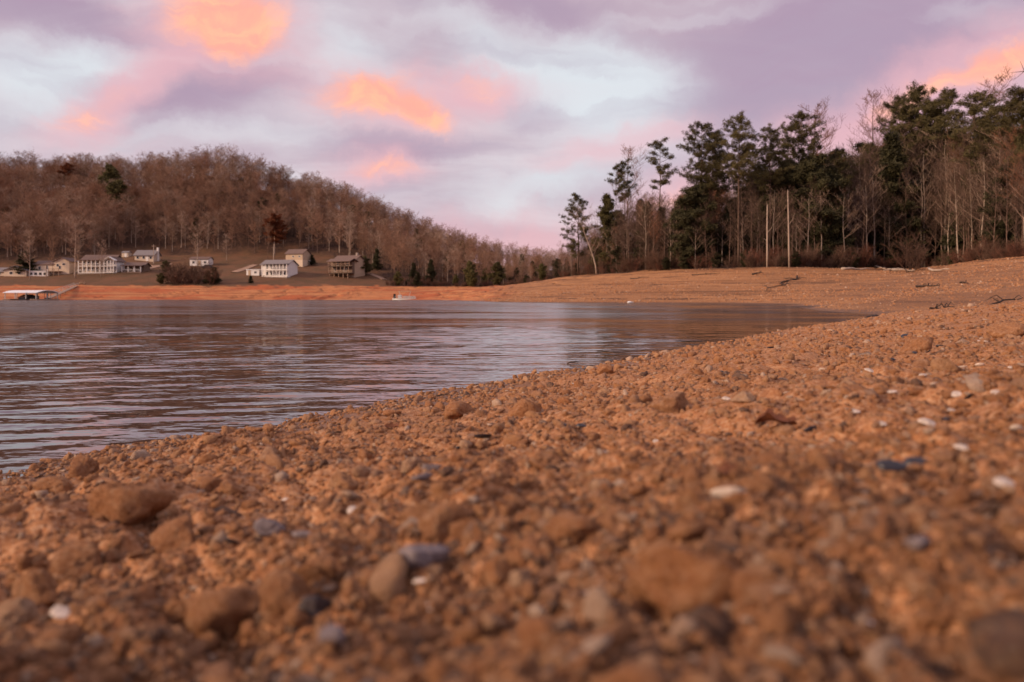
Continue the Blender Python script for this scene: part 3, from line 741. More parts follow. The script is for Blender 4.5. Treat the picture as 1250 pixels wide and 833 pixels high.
def tufts(C, centers, rs, n=26, L=.34, w=.045, flat=.7):
    """bundles of needle blades around each centre: returns arrays"""
    c = np.repeat(centers, n, 0); m = len(c)
    d = rs.normal(size=(m, 3)); d[:, 2] = d[:, 2]*flat+.25; d /= np.linalg.norm(d, axis=1)[:, None]
    off = rs.normal(size=(m, 3))*.16*L/.34
    a = rs.normal(size=(m, 3)); a = np.cross(d, a); a /= np.linalg.norm(a, axis=1)[:, None]
    l = L*rs.uniform(.6, 1.3, (m, 1)); b = c+off
    V = np.stack([b-a*w, b+a*w, b+d*l+a*w*.3, b+d*l-a*w*.3], 1).reshape(-1, 3)
    Fc = np.arange(m*4).reshape(m, 4)
    return V, Fc
def pine_parts(seed, H=22, r0=.2, start=.5, nl=46, spread=.17, shape='pine', dens=1.0, n=30, L=.27, w=.028, fork=False, top=.35):
    rs = random.Random(seed); nr = np.random.RandomState(seed); T = MB(); cs = []
    def trunk(dx, base):
        P = []
        for i in range(8):
            a = i/7; P.append(Vector((dx*a**.8*1.2+rs.uniform(-.1, .1), rs.uniform(-.1, .1), -.4+(H*base+.4)*a)))
        Rd = [r0*(1-.9*(i/7)) for i in range(8)]
        T.tube(P, Rd, 7); return P
    trunks = [trunk(0, 1.0)]+([trunk(1.9, .94)] if fork else [])
    for P in trunks:
        for q in range(nl if not fork else int(nl*.62)):
            a = start+(1-start)*((q+rs.random())/(nl if not fork else int(nl*.62)))
            k = min(6, int(a*7)); f = a*7-k; p = P[k].lerp(P[k+1], f)
            b = (a-start)/(1-start)
            if shape == 'pine': Lm = H*spread*(top+(1-top)*math.sin(math.pi*min(1, b*.75+.22))**.7)*rs.uniform(.45, 1.1)*(1 if b < .9 else .7)
            elif shape == 'cone': Lm = H*spread*(1-b)**.8*rs.uniform(.7, 1.1)+.25
            else: Lm = H*spread*(math.sin(math.pi*min(1, b*.8+.15)))**.6*rs.uniform(.6, 1.05)
            th = rs.uniform(0, 6.283); up = rs.uniform(.02, .35) if shape == 'pine' else rs.uniform(-.18, .15)
            Q = [p]; d = Vector((math.cos(th), math.sin(th), up)).normalized()
            for i in range(4):
                d = (d+Vector((rs.uniform(-.2, .2), rs.uniform(-.2, .2), rs.uniform(-.05, .18)))).normalized(); Q.append(Q[-1]+d*Lm/4)
            T.tube(Q, [.05*r0/.2, .04, .03, .02, .012], 3, False)
            nt = max(2, int((4+Lm*3.6)*dens))
            for i in range(nt):
                s = rs.uniform(.45 if shape == 'pine' else .12, 1.05)
                kk = min(3, int(s*4)); c = Q[kk].lerp(Q[kk+1], s*4-kk)
                sp = .10+.16*Lm
                cs.append((c.x+rs.gauss(0, sp*.5), c.y+rs.gauss(0, sp*.5), c.z+rs.gauss(.08, .09)))
        cs += [(P[-1].x+rs.gauss(0, .15), P[-1].y+rs.gauss(0, .15), P[-1].z-rs.random()*.8) for _ in range(7)]
    return T, tufts(None, np.array(cs), nr, n, L, w)
class Kind:
    """a tree kind: trunk mesh, crown mesh, and one joined mesh for far copies"""
    def __init__(s, name, T, C, bark, leaf, crown=True):
        s.name = name; s.H = max(v[2] for v in T.v)
        s.trunk = T.mesh('trunk', bark, True)
        if isinstance(C, MB): V, Fc = np.array(C.v), C.f
        else: V, Fc = C
        s.crown = mesh_np('crown', V, Fc, leaf, isinstance(C, MB))
        FT = T.f; o = len(T.v)
        allF = [list(f) for f in FT]+[[int(i)+o for i in f] for f in (Fc.tolist() if isinstance(Fc, np.ndarray) else Fc)]
        s.whole = mesh_np(name, np.vstack([np.array(T.v), V]), allF, [bark, leaf], False, [0]*len(FT)+[1]*(len(allF)-len(FT)))
def bare(name, seed, bark='bark', leaf='twig', **kw):
    T, C = bare_parts(seed, **kw); return Kind(name, T, C, M[bark], M[leaf])
def pine(name, seed, bark='pinebark', leaf='needle', **kw):
    T, C = pine_parts(seed, **kw); return Kind(name, T, C, M[bark], M[leaf])

# far hill kinds (a few pixels wide each)
HB = [bare('bare_tree', 40+k, 'bark', 'twig', H=19, r0=.17, start=.28, nl=28, spread=.27, fine=3, twig=.021, sub=6, sub2=6, pk=.46, rise=.6) for k in range(5)]
HP = [bare('bare_tree', 60+k, 'palebark', 'paletwig', H=19, r0=.19, start=.30, nl=26, spread=.27, fine=3, twig=.021, sub=6, sub2=6, pk=.46, rise=.6) for k in range(2)]
HR = [bare('bare_tree', 70+k, 'bark', 'redtwig', H=17, r0=.18, start=.2, nl=28, spread=.27, fine=3, twig=.021, sub=6, sub2=6, pk=.46, rise=.6) for k in range(2)]
# right bank kinds
RB = [bare('bare_tree', 80+k, 'bark', 'banktwig', H=18, r0=.13, start=.24, nl=22, spread=.30, fine=3, twig=.011, sub=6, sub2=5, rise=.9) for k in range(5)]
RP = [bare('pale_bare_tree', 90+k, 'palebark', 'paletwig', H=17, r0=.16, start=.34, nl=11, spread=.34, fine=3, twig=.013, sub=5, sub2=4, rise=.85) for k in range(4)]
RF = [bare('bare_tree', 100+k, 'bark', 'redtwig', H=24, r0=.22, start=.42, nl=24, spread=.24, fine=3, twig=.014, sub=8, sub2=8) for k in range(2)]
LEAN = bare('leaning_bare_tree', 120, 'palebark', 'paletwig', H=12, r0=.17, start=.25, nl=12, spread=.42, fine=3, twig=.013, lean=-.33)
PN = [pine('pine_tree', 130+k, H=22, r0=.21, start=(.52, .58, .62, .48)[k], nl=70, spread=(.175, .15, .165, .19)[k], dens=.78) for k in range(4)]
PT = [pine('pine_tree', 140+k, H=20, r0=.16, start=.62, nl=24, spread=.13, dens=1.0) for k in range(2)]
PF = pine('pine_tree', 150, H=22, r0=.21, start=.48, nl=110, spread=.19, dens=.8, fork=True)
PL = pine('pine_tree', 152, H=16, r0=.2, start=.22, nl=58, spread=.27, dens=.9, top=.2)
CD = [pine('cedar_tree', 160+k, leaf=('cedar', 'olive', 'cedar')[k], H=12, r0=.16, start=.08, nl=70, spread=(.24, .26, .30)[k], shape='cone' if k < 2 else 'egg', dens=1.5, n=30, L=.36, w=.05) for k in range(3)]
HE = [pine('evergreen_tree', 170+k, leaf=('cedar', 'olive')[k], H=14, r0=.2, start=.10, nl=50, spread=(.22, .28)[k], shape=('cone', 'egg')[k], dens=1.1, n=24, L=.6, w=.10) for k in range(2)]
HPN = pine('pine_tree', 175, leaf='cedar', H=20, r0=.2, start=.45, nl=36, spread=.2, dens=.8, n=20, L=.6, w=.10)
RUST = pine('oak_tree', 178, bark='palebark', leaf='rust', H=17, r0=.3, start=.35, nl=70, spread=.30, shape='egg', dens=1.2, n=22, L=.4, w=.10)
def bush_kind(name, seed, twig, H=3.0, n=16):
    rs = random.Random(seed); T, C = MB(), MB()
    for k in range(n):
        th = rs.uniform(0, 6.28); d = Vector((math.cos(th)*rs.uniform(.1, .8), math.sin(th)*rs.uniform(.1, .8), 1)).normalized(); L = H*rs.uniform(.6, 1.1)
        P = [Vector((rs.uniform(-.4, .4), rs.uniform(-.4, .4), -.2))]
        for i in range(4): d = (d+Vector((rs.uniform(-.25, .25), rs.uniform(-.25, .25), .05))).normalized(); P.append(P[-1]+d*L/4)
        T.tube(P, [.03, .025, .02, .015, .008], 3, False)
        for q in range(11):
            a = rs.uniform(.25, 1); kk = min(3, int(a*4)); p = P[kk].lerp(P[kk+1], a*4-kk)
            dd = (d+Vector((rs.uniform(-1, 1), rs.uniform(-1, 1), rs.uniform(-.2, .6)))).normalized(); l = L*rs.uniform(.15, .4)
            m_ = p+dd*l*.5; e = m_+(dd+Vector((rs.uniform(-.4, .4), rs.uniform(-.4, .4), .2))).normalized()*l*.5
            C.tube([p, m_, e], [.012, .010, .006], 3, False)
            for z in range(3):
                g = (dd+Vector((rs.uniform(-1, 1), rs.uniform(-1, 1), rs.uniform(-.3, .7)))).normalized()*l*.6
                C.tube([m_, m_+g], [.009, .006], 3, False)
    return Kind(name, T, C, M[twig], M[twig])
BU = [bush_kind('bush', 190+k, ('brush', 'redbrush', 'brush')[k]) for k in range(3)]

def plant(kind, x, y, height, label, cat, group=None, name=None, parts=True, rz=None, wide=1.0, z=None):
    z = hz(x, y) if z is None else z
    s = height/kind.H; rz = random.uniform(0, 6.28) if rz is None else rz
    if parts:
        o = empty(name or kind.name, (x, y, z), rz)
        obj('trunk', kind.trunk, o); obj('crown', kind.crown, o)
    else:
        o = obj(name or kind.name, kind.whole, None, (x, y, z)); o.rotation_euler = (0, 0, rz)
    o.scale = (s*wide, s*wide, s)
    return tag(o, label, cat, group)
def at_px(px, back): 
    D = hwl_D(px)+back; return (px-625)/F*D, D
def tree_px(kind, px, top, back, label, cat='tree', group=None, **kw):
    x, y = at_px(px, back); z0 = hz(x, y); zt = CH+(YH-top)/F*y
    return plant(kind, x, y, max(2, zt-z0), label, cat, group, z=z0, **kw)

# ---- right bank: pines and other trees one can tell apart
T_ = tree_px
T_(PL, 706, 238, 4, 'spreading pine with layered boughs at the lake end of the wood', rz=.6)
T_(CD[1], 741, 240, 8, 'olive green cedar between the spreading pine and the wood')
T_(PT[0], 752, 203, 24, 'thin pine with a small tuft of crown, lower of two behind the olive cedar', wide=.9)
T_(PT[1], 763, 196, 30, 'thin pine with a sparse top beside a tall bare tree above the olive cedar', wide=.9)
T_(PT[1], 806, 171, 14, 'slender pine with a small dense crown standing clear against the sky', rz=1.0, wide=1.15)
T_(PF, 856, 151, 9, 'double trunked pine with a broad crown against the sky', rz=.0)
T_(PN[1], 902, 140, 6, 'tall narrow pine with a long pale trunk and gaps in its crown', rz=.3)
T_(PN[0], 940, 153, 12, 'broad pine just behind the two grey snags')
T_(PN[2], 979, 138, 14, 'tall round topped pine directly behind the taller grey snag')
T_(PN[3], 1022, 182, 12, 'drooping olive pine lower than its neighbours')
T_(PN[0], 1098, 116, 16, 'highest dark pine with a ragged stepped outline', rz=2.0, wide=.85)
T_(PN[2], 1122, 106, 18, 'tall pine whose round top joins the ragged highest pine', rz=1.2, wide=.9)
T_(PN[1], 1110, 126, 13, 'dark pine tucked under the two tallest tops', rz=5.2)
T_(PN[1], 1138, 122, 14, 'narrow pine between the tallest round top and the flat topped pine', rz=.9)
T_(PN[3], 1152, 110, 22, 'spreading pine with a flat open top in the densest part of the wood', rz=.4)
T_(PN[1], 1190, 112, 20, 'pine with a bushy top next to the flat topped pine', rz=2.6, wide=1.3)
T_(PN[0], 1214, 128, 16, 'pine with a low full crown beside the bushy pine', rz=4.1, wide=1.2)
T_(PN[2], 1247, 108, 14, 'dark pine at the edge of the view under an overhanging bare limb', rz=5.0, wide=1.25)
T_(PN[3], 1066, 176, 20, 'shaded pine half hidden between the olive pine and the highest pine', rz=3.3)
T_(CD[2], 846, 228, 4, 'dense dark evergreen below the double trunked pine', rz=1.0)
T_(CD[0], 790, 250, 10, 'dark cedar among bare trees under the slender pine')
T_(CD[2], 1135, 205, 9, 'dark evergreen behind the large pale sycamore')
T_(CD[2], 925, 268, 12, 'shadowy evergreen low between the grey snags')
T_(CD[0], 1040, 245, 14, 'shadowy cedar behind the slim pale trees')
T_(CD[2], 1235, 200, 9, 'shadowy evergreen at the edge of the view by the shore')
T_(CD[0], 1180, 215, 12, 'shadowy cedar behind the crooked pale tree')
T_(PN[1], 870, 190, 22, 'pine half hidden behind the double trunked pine', rz=1.9)
T_(PN[3], 918, 176, 18, 'pine filling the gap behind the tall narrow pine', rz=2.4)
T_(PN[0], 962, 170, 22, 'shaded pine between the broad pine and the round topped pine', rz=3.9)
T_(CD[2], 880, 262, 9, 'shadowy evergreen beside the trunk of the tall narrow pine', rz=2.0)
T_(CD[0], 1000, 225, 15, 'shadowy cedar under the round topped pine', rz=2.0)
T_(PN[2], 1275, 100, 18, 'pine just cut by the edge of the view', rz=3.0)
x, y, z = hit(728, 334.5, 60)
plant(LEAN, x*.93, y*.93, 10.6, 'white barked bare tree leaning towards the lake at the edge of the wood', 'tree', z=z, rz=0)
T_(RF[0], 766, 182, 34, 'tall grey bare tree with a rounded crown beside the sparse pines')
T_(RF[1], 992, 130, 34, 'bare crown rising above the round topped pine')
T_(RF[0], 1066, 116, 34, 'large pinkish bare crown rising behind the highest pine', rz=2.2)
T_(RF[1], 1216, 98, 36, 'bare crown lit pink above the bushy pine')
PALE = [(1058, 226, 3, 'slim white trunked bare tree with few limbs above the fallen logs', RP[0]), (1127, 188, 2, 'large pale sycamore with wide arms in front of dark evergreens', RP[1]),
        (1170, 205, 3, 'crooked pale bare tree with two low curved arms', RP[2]), (1197, 190, 4, 'pale bare tree standing on the slope crest beyond the crooked one', RP[3]),
        (985, 240, 3, 'pale bare tree right of the taller grey snag', RP[2]), (1003, 232, 4, 'thin pale tree forked near the top between snag and logs', RP[0]),
        (1031, 236, 3, 'many limbed pale tree beside the fallen logs', RP[3]), (1084, 250, 4, 'short pale tree behind the fallen logs', RP[1])]
for px, top, bk, lab, k in PALE:
    lab = lab.replace('right of', 'next to')
    T_(k, px, top, bk, lab)
GB = 'bare understory trees along the far bank wood'
for k in range(74):
    px = 690+ (k+random.random())*(1262-690)/74
    top = np.interp(px, [690, 720, 780, 850, 950, 1050, 1260], [300, 268, 232, 245, 240, 225, 190])+random.uniform(-14, 34)
    T_(RB[k % 5] if k % 4 else RP[k % 4], px, top, random.uniform(1.5, 9), 'thin bare grey brown tree in the crowded edge of the far bank wood', group=GB)
# the two snags: broken bare poles
for px, base, top, lab in ((936.5, 328.5, 250, 'shorter of two bare grey snag poles at the wood edge'), (963.5, 328.5, 232, 'taller of two bare grey snag poles at the wood edge')):
    x, y, z = hit(px, base, 60); x, y = x*1.025, y*1.025; z = hz(x, y); h = CH+(YH-top)/F*y-z
    o = empty('snag', (x, y, z)); b = MB(); ln = random.uniform(-.25, .05)
    b.tube([(0, 0, -.3), (ln*.3, 0, h*.3), (ln*.5, .05, h*.65), (ln, 0, h*.97), (ln+.03, 0, h)], [.13, .11, .09, .07, .03], 7); b.build('trunk', M['palebark'], o, True)
    c = MB(); c.tube([(ln*.5, .05, h*.7), (ln*.5+.25, .1, h*.73)], [.04, .02], 4); c.tube([(ln*.6, .05, h*.82), (ln*.6-.2, -.1, h*.85)], [.035, .015], 4); c.tube([(ln*.4, .03, h*.55), (ln*.4+.5, -.2, h*.62), (ln*.4+.7, -.3, h*.70)], [.04, .03, .012], 4); c.tube([(ln*.3, .02, h*.42), (ln*.3-.45, .1, h*.46)], [.035, .012], 4); c.build('branch_stub', M['palebark'], o)
    tag(o, lab, 'dead tree')
# tree outside the view whose limb reaches in
x, y = at_px(1322, 4); z = hz(x, y)
o = empty('bare_tree', (x, y, z)); K = RF[1]; Ht = (YH-40)/F*y+CH-z; s = Ht/K.H
for nm, me in (('trunk', K.trunk), ('crown', K.crown)):
    c = obj(nm, me, o); c.scale = (s*.7, s*.7, s)
zl = CH+(YH-88)/F*y-z; zt = CH+(YH-96)/F*y-z; dx = -(1322-1229)/F*y
b = MB(); P = [(0, 0, zl-1.5), (dx*.3, -.3, zl-.4), (dx*.6, -.5, zl-.5), (dx*.82, -.6, zl-.1), (dx, -.6, zt+.4)]
b.tube(P, [.10, .08, .055, .04, .015], 5)
for a0, e in ((P[2], (dx*.78, -.8, zl-1.3)), (P[3], (dx*.93, -.2, zl-.9)), (P[3], (dx*.9, -.9, zl+.8)), (P[2], (dx*.7, -.2, zl+.6))): b.tube([a0, e], [.035, .012], 4)
b.build('limb', M['bark'], o, True)
tag(o, 'bare tree at the picture edge with one long crooked limb reaching over the pines', 'tree')

# background of the right bank wood and the brush at its foot: nobody could count it
def woods_behind():
    K = RB+RP[:2]+[RF[0]]+[PN[0], PN[2], CD[2], CD[0]]
    protos = [proto('wood_%s' % 'abcdefghijklmnop'[i], k.whole) for i, k in enumerate(K)]
    hs = np.array([k.H for k in K])
    P, S, I, Rt = [], [], [], []
    for k in range(860):
        px = RS.uniform(672, 1330) if k < 620 else (RS.uniform(640, 702) if k < 680 else RS.uniform(705, 870)); D = hwl_D(px)+RS.uniform(7, 62)*(.5 if 702 < px < 800 else 1); x, y = (px-625)/F*D, D
        z = hz(x, y)
        top = np.interp(px, [640, 672, 720, 790, 830, 900, 1000, 1100, 1260, 1330], [312, 312, 275, 236, 240, 205, 190, 160, 150, 150])+RS.uniform(0, 50)
        h = CH+(YH-top)/F*y-z
        if h < 3: continue
        i = RS.choice(len(K), p=np.array([1]*5+[.5]*2+[.7]+([.35, .35, .7, .7] if px > 830 else [.02, .02, .2, .2]))/(5+1+.7+(2.1 if px > 830 else .44)))
        P.append((x, y, z)); S.append((h/hs[i],)*3); I.append(i); Rt.append((0, 0, RS.uniform(0, 6.28)))
    scatter('woods', P, Rt, S, I, protos)
    protos = [proto('brush_%s' % 'abcd'[i], k.whole) for i, k in enumerate(BU+[CD[2]])]
    P, S, I, Rt = [], [], [], []
    for k in range(620):
        if k < 420: px = RS.uniform(640, 1290); D = hwl_D(px)+RS.exponential(4)+.3
        else: px = RS.uniform(470, 640); D = hwl_D(px)+RS.exponential(5)+.5
        x, y = (px-625)/F*D, D
        i = RS.randint(0, 3) if RS.uniform() < .93 else 3
        P.append((x, y, hz(x, y))); s = RS.uniform(.2, 1.0)*RS.uniform(.5, 1.1) if i < 3 else RS.uniform(.12, .3); S.append((s, s, s*RS.uniform(.7, 1.1))); I.append(i); Rt.append((0, 0, RS.uniform(0, 6.28)))
    scatter('undergrowth', P, Rt, S, I, protos)
woods_behind()
x, y, z = hit(1117, 331, 60); plant(BU[0], x, y+1, 3.4, 'tall grey thicket bush at the foot of the large sycamore', 'bush', z=z, wide=1.1)
x, y, z = hit(1132, 329, 60); plant(BU[0], x, y+2, 2.4, 'smaller grey bush beside the tall thicket', 'bush', z=z, wide=1.1)

# ---- left hill
HOUSE_SPOTS = []
def hill_points():
    pts = []
    for gx in np.arange(-400, 60, 3.6):
        for gy in np.arange(270, 520, 3.6):
            x, y = gx+RS.uniform(-2.4, 2.4), gy+RS.uniform(-2.4, 2.4)
            px = 625+F*x/y
            if not -60 < px < 720: continue
            fd = np.interp(px, FOOT[:, 0], FOOT[:, 2]); rd = np.interp(px, RID[:, 0], RID[:, 2])
            if px > 640: fd = max(fd, hwl_D(px)+8)
            if y < max(fd, hwl_D(px))+1.5 or y > rd+(14 if px < 330 else 28): continue
            if px < 172 and -30 < y-rd < -3 and RS.uniform() < .8: continue
            pts.append((x, y, px, y-fd, y-rd))
    return pts
pts = hill_points()
print('hill trees', len(pts))
pts.sort(key=lambda p: p[3]+8*RS.uniform())
ridge = [p for p in pts if -4 < p[4] < 12 and p[2] < 640]
RS.shuffle(ridge); ridge = ridge[:110]
rid_set = set(map(tuple, ridge))
front = [p for p in pts if tuple(p) not in rid_set][:175]
ind = set(map(tuple, front)) | rid_set
zs = hgt(np.array([p[0] for p in pts]), np.array([p[1] for p in pts]))
P, S, I, Rt = [], [], [], []
KH = HB+HP+HR+HE+[HPN]
for p, z in zip(pts, zs):
    px = p[2]
    h = random.uniform(9, 17)*float(np.interp(px, [0, 400, 560, 700], [1.0, .95, .74, .45]))
    q = random.random()
    if tuple(p) in ind:
        if tuple(p) in rid_set: k = random.choice(HB+HR); lab, g = 'bare brown tree on the ridge line of the far hill', 'bare trees along the ridge of the far hill'
        else: k = random.choice(HB+HP); lab, g = 'bare tree in the lower edge of the wood on the far hill', 'bare trees at the foot of the far hill wood'
        plant(k, p[0], p[1], h, lab, 'tree', g, 'bare_tree', False, z=float(z), wide=1.15)
    else:
        i = random.randrange(5) if q < .70 else (5+random.randrange(2) if q < .84 else (7+random.randrange(2) if q < .975 else 9+random.randrange(3)))
        P.append((p[0], p[1], z)); s = h/KH[i].H*(1 if i < 9 else .75); S.append((s*1.15, s*1.15, s)); I.append(i); Rt.append((0, 0, random.uniform(0, 6.28)))
scatter('far_woods', P, Rt, S, I, [proto('far_wood_%s' % 'abcdefghijkl'[i], k.whole) for i, k in enumerate(KH)])
def hill_tree(kind, px, base, top, label, cat='tree', wide=1.0, name=None, t0=200, parts=True):
    x, y, z = hit(px, base, t0); plant(kind, x, y, (base-top)/F*y, label, cat, None, name, parts, z=z, wide=wide)
hill_tree(RUST, 82, 240, 200, 'dark reddish tree standing on the ridge above the cream houses', wide=.9)
hill_tree(HE[1], 134, 262, 204, 'upper dark evergreen on the hillside above the porch house', wide=1.0)
hill_tree(HE[1], 145, 270, 222, 'lower olive evergreen on the hillside above the porch house', wide=1.4)
hill_tree(HE[0], 8, 285, 254, 'dark evergreen on the hillside at the edge of the view', wide=1.5)
hill_tree(HE[0], 31, 336, 308, 'wide dark cedar between the two cream houses', wide=2.2)
hill_tree(HE[1], 203, 333, 319, 'round dark cedar at the lake side of the thicket on the lawn', 'tree', 1.7)
hill_tree(HE[0], 262, 347, 327, 'dark cedar at the end of the bare thicket on the lawn', 'tree', 1.8)
hill_tree(HE[0], 254, 347, 331, 'smaller dark cedar inside the end of the thicket', 'tree', 1.8)
hill_tree(HE[1], 196, 347, 334, 'low dark shrub at the foot of the round cedar', 'shrub', 1.6)
hill_tree(HE[0], 306, 346, 337, 'small lone conical shrub on the lawn before the white porch house', 'shrub', 1.7)
hill_tree(HE[0], 381, 324, 312, 'round dark cedar beside the little white shed', 'tree', 1.8)
hill_tree(HE[1], 445, 336, 314, 'wide olive evergreen beside the decked tan house', 'tree', 1.7)
hill_tree(HE[0], 460, 330, 305, 'dark conical evergreen past the olive evergreen by the decked house', 'tree', 1.2)
hill_tree(HE[0], 505, 348, 322, 'dark spire shaped evergreen above the pontoon boat', 'tree', 1.1, t0=280)
hill_tree(HE[0], 510, 351, 334, 'short dark evergreen under the spire shaped evergreen', 'tree', 1.6, t0=280)
hill_tree(HE[0], 526, 348, 318, 'dark conical evergreen standing alone among bare trees past the boat', 'tree', 1.0, t0=280)
hill_tree(HE[1], 574, 350, 320, 'olive bent evergreen over the reddest part of the bank', 'tree', .9, t0=280)
hill_tree(HE[1], 577, 352, 332, 'dark evergreen below the olive bent evergreen', 'tree', 1.3, t0=280)
hill_tree(HE[1], 607, 350, 322, 'bulky olive evergreen where the red bank meets the tan beach', 'tree', 1.3, t0=270)
hill_tree(HE[1], 593, 348, 328, 'dark evergreen next to the bulky olive evergreen', 'tree', 1.1, t0=270)
hill_tree(HE[0], 637, 345, 312, 'dark evergreen low in the wood before the tan beach rises', 'tree', 1.0, t0=200)
for k_, (px_, top_, kd_) in enumerate(((556, 336, 1), (622, 324, 1), (650, 320, 0), (662, 324, 1), (486, 332, 1))):
    hill_tree(HE[kd_], px_, 349 if px_ < 600 else 344, top_, 'small dark evergreen scattered in the low end of the far wood', wide=1.2, t0=250 if px_ < 640 else 190)
    list(COL.objects)[-3]['group'] = 'small evergreens low in the far wood'
hill_tree(HPN, 514, 320, 292, 'dark pine partway up the hillside past the houses', 'tree', .9)
hill_tree(RUST, 335, 312, 262, 'oak still holding rust red leaves behind the white porch house', 'tree', 1.0)
hill_tree(HP[0], 37, 341, 285, 'tall bare tree in front of the cedar and cream houses', 'tree', 1.0)
hill_tree(HP[1], 92, 340, 272, 'big pale bare tree on the lawn beside the porch house', 'tree', 1.25)
hill_tree(HP[0], 123, 338, 296, 'bare tree standing in front of the two level porch house', 'tree', 1.0)
hill_tree(HB[1], 64, 337, 290, 'bare tree growing by the deck of the cream house', 'tree', .7)
hill_tree(HP[1], 241, 326, 280, 'bare tree in front of the little white cottage', 'tree', 1.2)
hill_tree(HP[0], 277, 320, 288, 'round bare tree on the lawn behind the thicket', 'tree', 1.3)
hill_tree(HB[0], 327, 316, 275, 'pale forked bare trunk behind the white porch house', 'tree', .8)
hill_tree(HP[1], 684, 338, 300, 'slim pale bare tree at the lake side of the spreading pine', 'tree', .6, t0=100)
hill_tree(HB[3], 225, 346, 316, 'bare sapling rising out of the thicket on the lawn', 'tree', .8)
for k in range(15):
    px = random.uniform(200, 262); x, y, z = hit(px, random.uniform(343, 348.5), 200)
    plant(BU[(k % 2)*2], x, y, random.uniform(3.2, 6.0), 'bare grey brush stem clump in the thicket on the lawn above the bank', 'bush', 'brush of the lawn thicket', 'bush', False, z=z, wide=1.3)

# ------------------------------------------------------------------ houses and things of the far shore
def house_base(name, px, base, rz=0.0, t0=200):
    x, y, z = hit(px, base, t0); o = empty(name, (x, y, z-.05), rz); return o, y/F
def window(o, x, y, z, w, h, wall='trim', nrm=-1):
    f = MB().box(x-w/2, x+w/2, y-.06, y+.02, z, z+h).build('window', M['trim'], o)
    MB().box(x-w/2+.1, x+w/2-.1, y-.09, y-.063, z+.1, z+h-.1).build('pane', M['glass'], f)
def swindow(o, x, y, z, w, h, sgn):
    f = MB().box(x-.04, x+.04, y-w/2, y+w/2, z, z+h).build('window', M['trim'], o)
    MB().box(x+sgn*.043-.02, x+sgn*.043+.02, y-w/2+.1, y+w/2-.1, z+.1, z+h-.1).build('pane', M['glass'], f)
def door(o, x, y, z, w=1.0, h=2.1, m='roofbrown'):
    d = MB().box(x-w/2, x+w/2, y-.08, y+.02, z, z+h).build('door', M[m], o); MB().box(x+w*.32, x+w*.42, y-.14, y-.082, z+1, z+1.1).build('handle', M['alu'], d)
def wall_roof(o, W, Dp, z0, h, rh, wall, roof, axis='x', ov=.5, x0=None, y0=0.0, under=0.0):
    x0 = -W/2 if x0 is None else x0
    MB().gwall(x0, x0+W, y0, y0+Dp, z0-under, z0+h, z0+h+rh, axis).build('wall', M[wall], o)
    e = ov*rh/((Dp if axis == 'x' else W)/2)
    return MB().gable(x0-ov, x0+W+ov, y0-ov, y0+Dp+ov, z0+h-e+.20, z0+h+rh+.20, axis).build('roof', M[roof], o)
def porch(o, x0, x1, y0, y1, z, hz_, posts, floor='trim', rail=True, post='trim', pw=.14):
    MB().box(x0, x1, y0, y1, z-.22, z).build('porch_floor', M[floor], o)
    for k in range(posts):
        px = x0+.12+(x1-x0-.24)*k/(posts-1)
        MB().box(px-pw, px+pw, y0+.02, y0+.02+2*pw, z+.003, z+hz_).build('post', M[post], o)
    if rail:
        b = MB().box(x0, x1, y0+.06, y0+.14, z+.85, z+.97)
        n = int((x1-x0)/.45)
        for k in range(n): xx = x0+(x1-x0)*(k+.5)/n; b.box(xx-.03, xx+.03, y0+.08, y0+.12, z+.1, z+.85)
        b.build('railing', M[post], o)
# 1 low cream house cut by the view edge
o, s = house_base('cream_house', 10, 337.5); tag(o, 'low cream house with a wide gable, cut by the edge of the view', 'house')
wall_roof(o, 8, 8, 0, 2.2, 1.5, 'cream', 'roofgrey', 'y', x0=-1.5, under=2); MB().gwall(-9, -1.55, 1, 8, -2, 1.9, 3.2).build('side_wing', M['cream'], o)
MB().gable(-9.4, -1.5, .5, 8.5, 1.75, 3.4).build('wing_roof', M['roofgrey'], o)
window(o, 1, 0, .7, 1.2, 1.1); window(o, 4, 0, .7, 1.2, 1.1); window(o, -4, 1, .6, 1.4, 1.1)
# 2 cream split house with sun room and deck
o, s = house_base('cream_house', 61, 336); tag(o, 'cream split level house with a glazed lower porch and raised deck', 'house')
wall_roof(o, 5.4, 7, 2.0, 3.1, 1.3, 'cream', 'roofbrown', 'y', x0=1.6, under=3.0); wall_roof(o, 7.5, 7, 1.6, 2.4, 1.3, 'cream', 'roofbrown', x0=-6, y0=.5, under=3.0)
MB().box(-6.4, .4, -2.2, .4, -1.6, 1.35).build('sun_room', M['white'], o); MB().box(-6.6, .6, -2.4, .45, 1.35, 1.5).build('sun_room_roof', M['roofwhite'], o)
for k in range(4): window(o, -5.5+k*1.65, -2.2, -.1, 1.15, 1.1)
window(o, -4, .5, 2.1, 1.0, 1.2); window(o, -1.4, .5, 2.1, .8, 1.5); window(o, 2.8, 0, 3.1, 1.0, 1.1); window(o, 5.0, 0, 3.6, 1.1, .8); window(o, 3.6, 0, 2.2, .8, 1.3)
porch(o, .7, 4.6, -2.4, -.05, 1.5, 1.0, 3, 'wood', True, 'wood', .06)
for xx in (.9, 2.6, 4.4): MB().box(xx-.09, xx+.09, -2.3, -2.12, -2.2, 1.27).build('deck_post', M['wood'], o)
MB().box(-.5, .3, 4, 4.8, 3.9, 6.0).build('chimney', M['stonewall'], o)
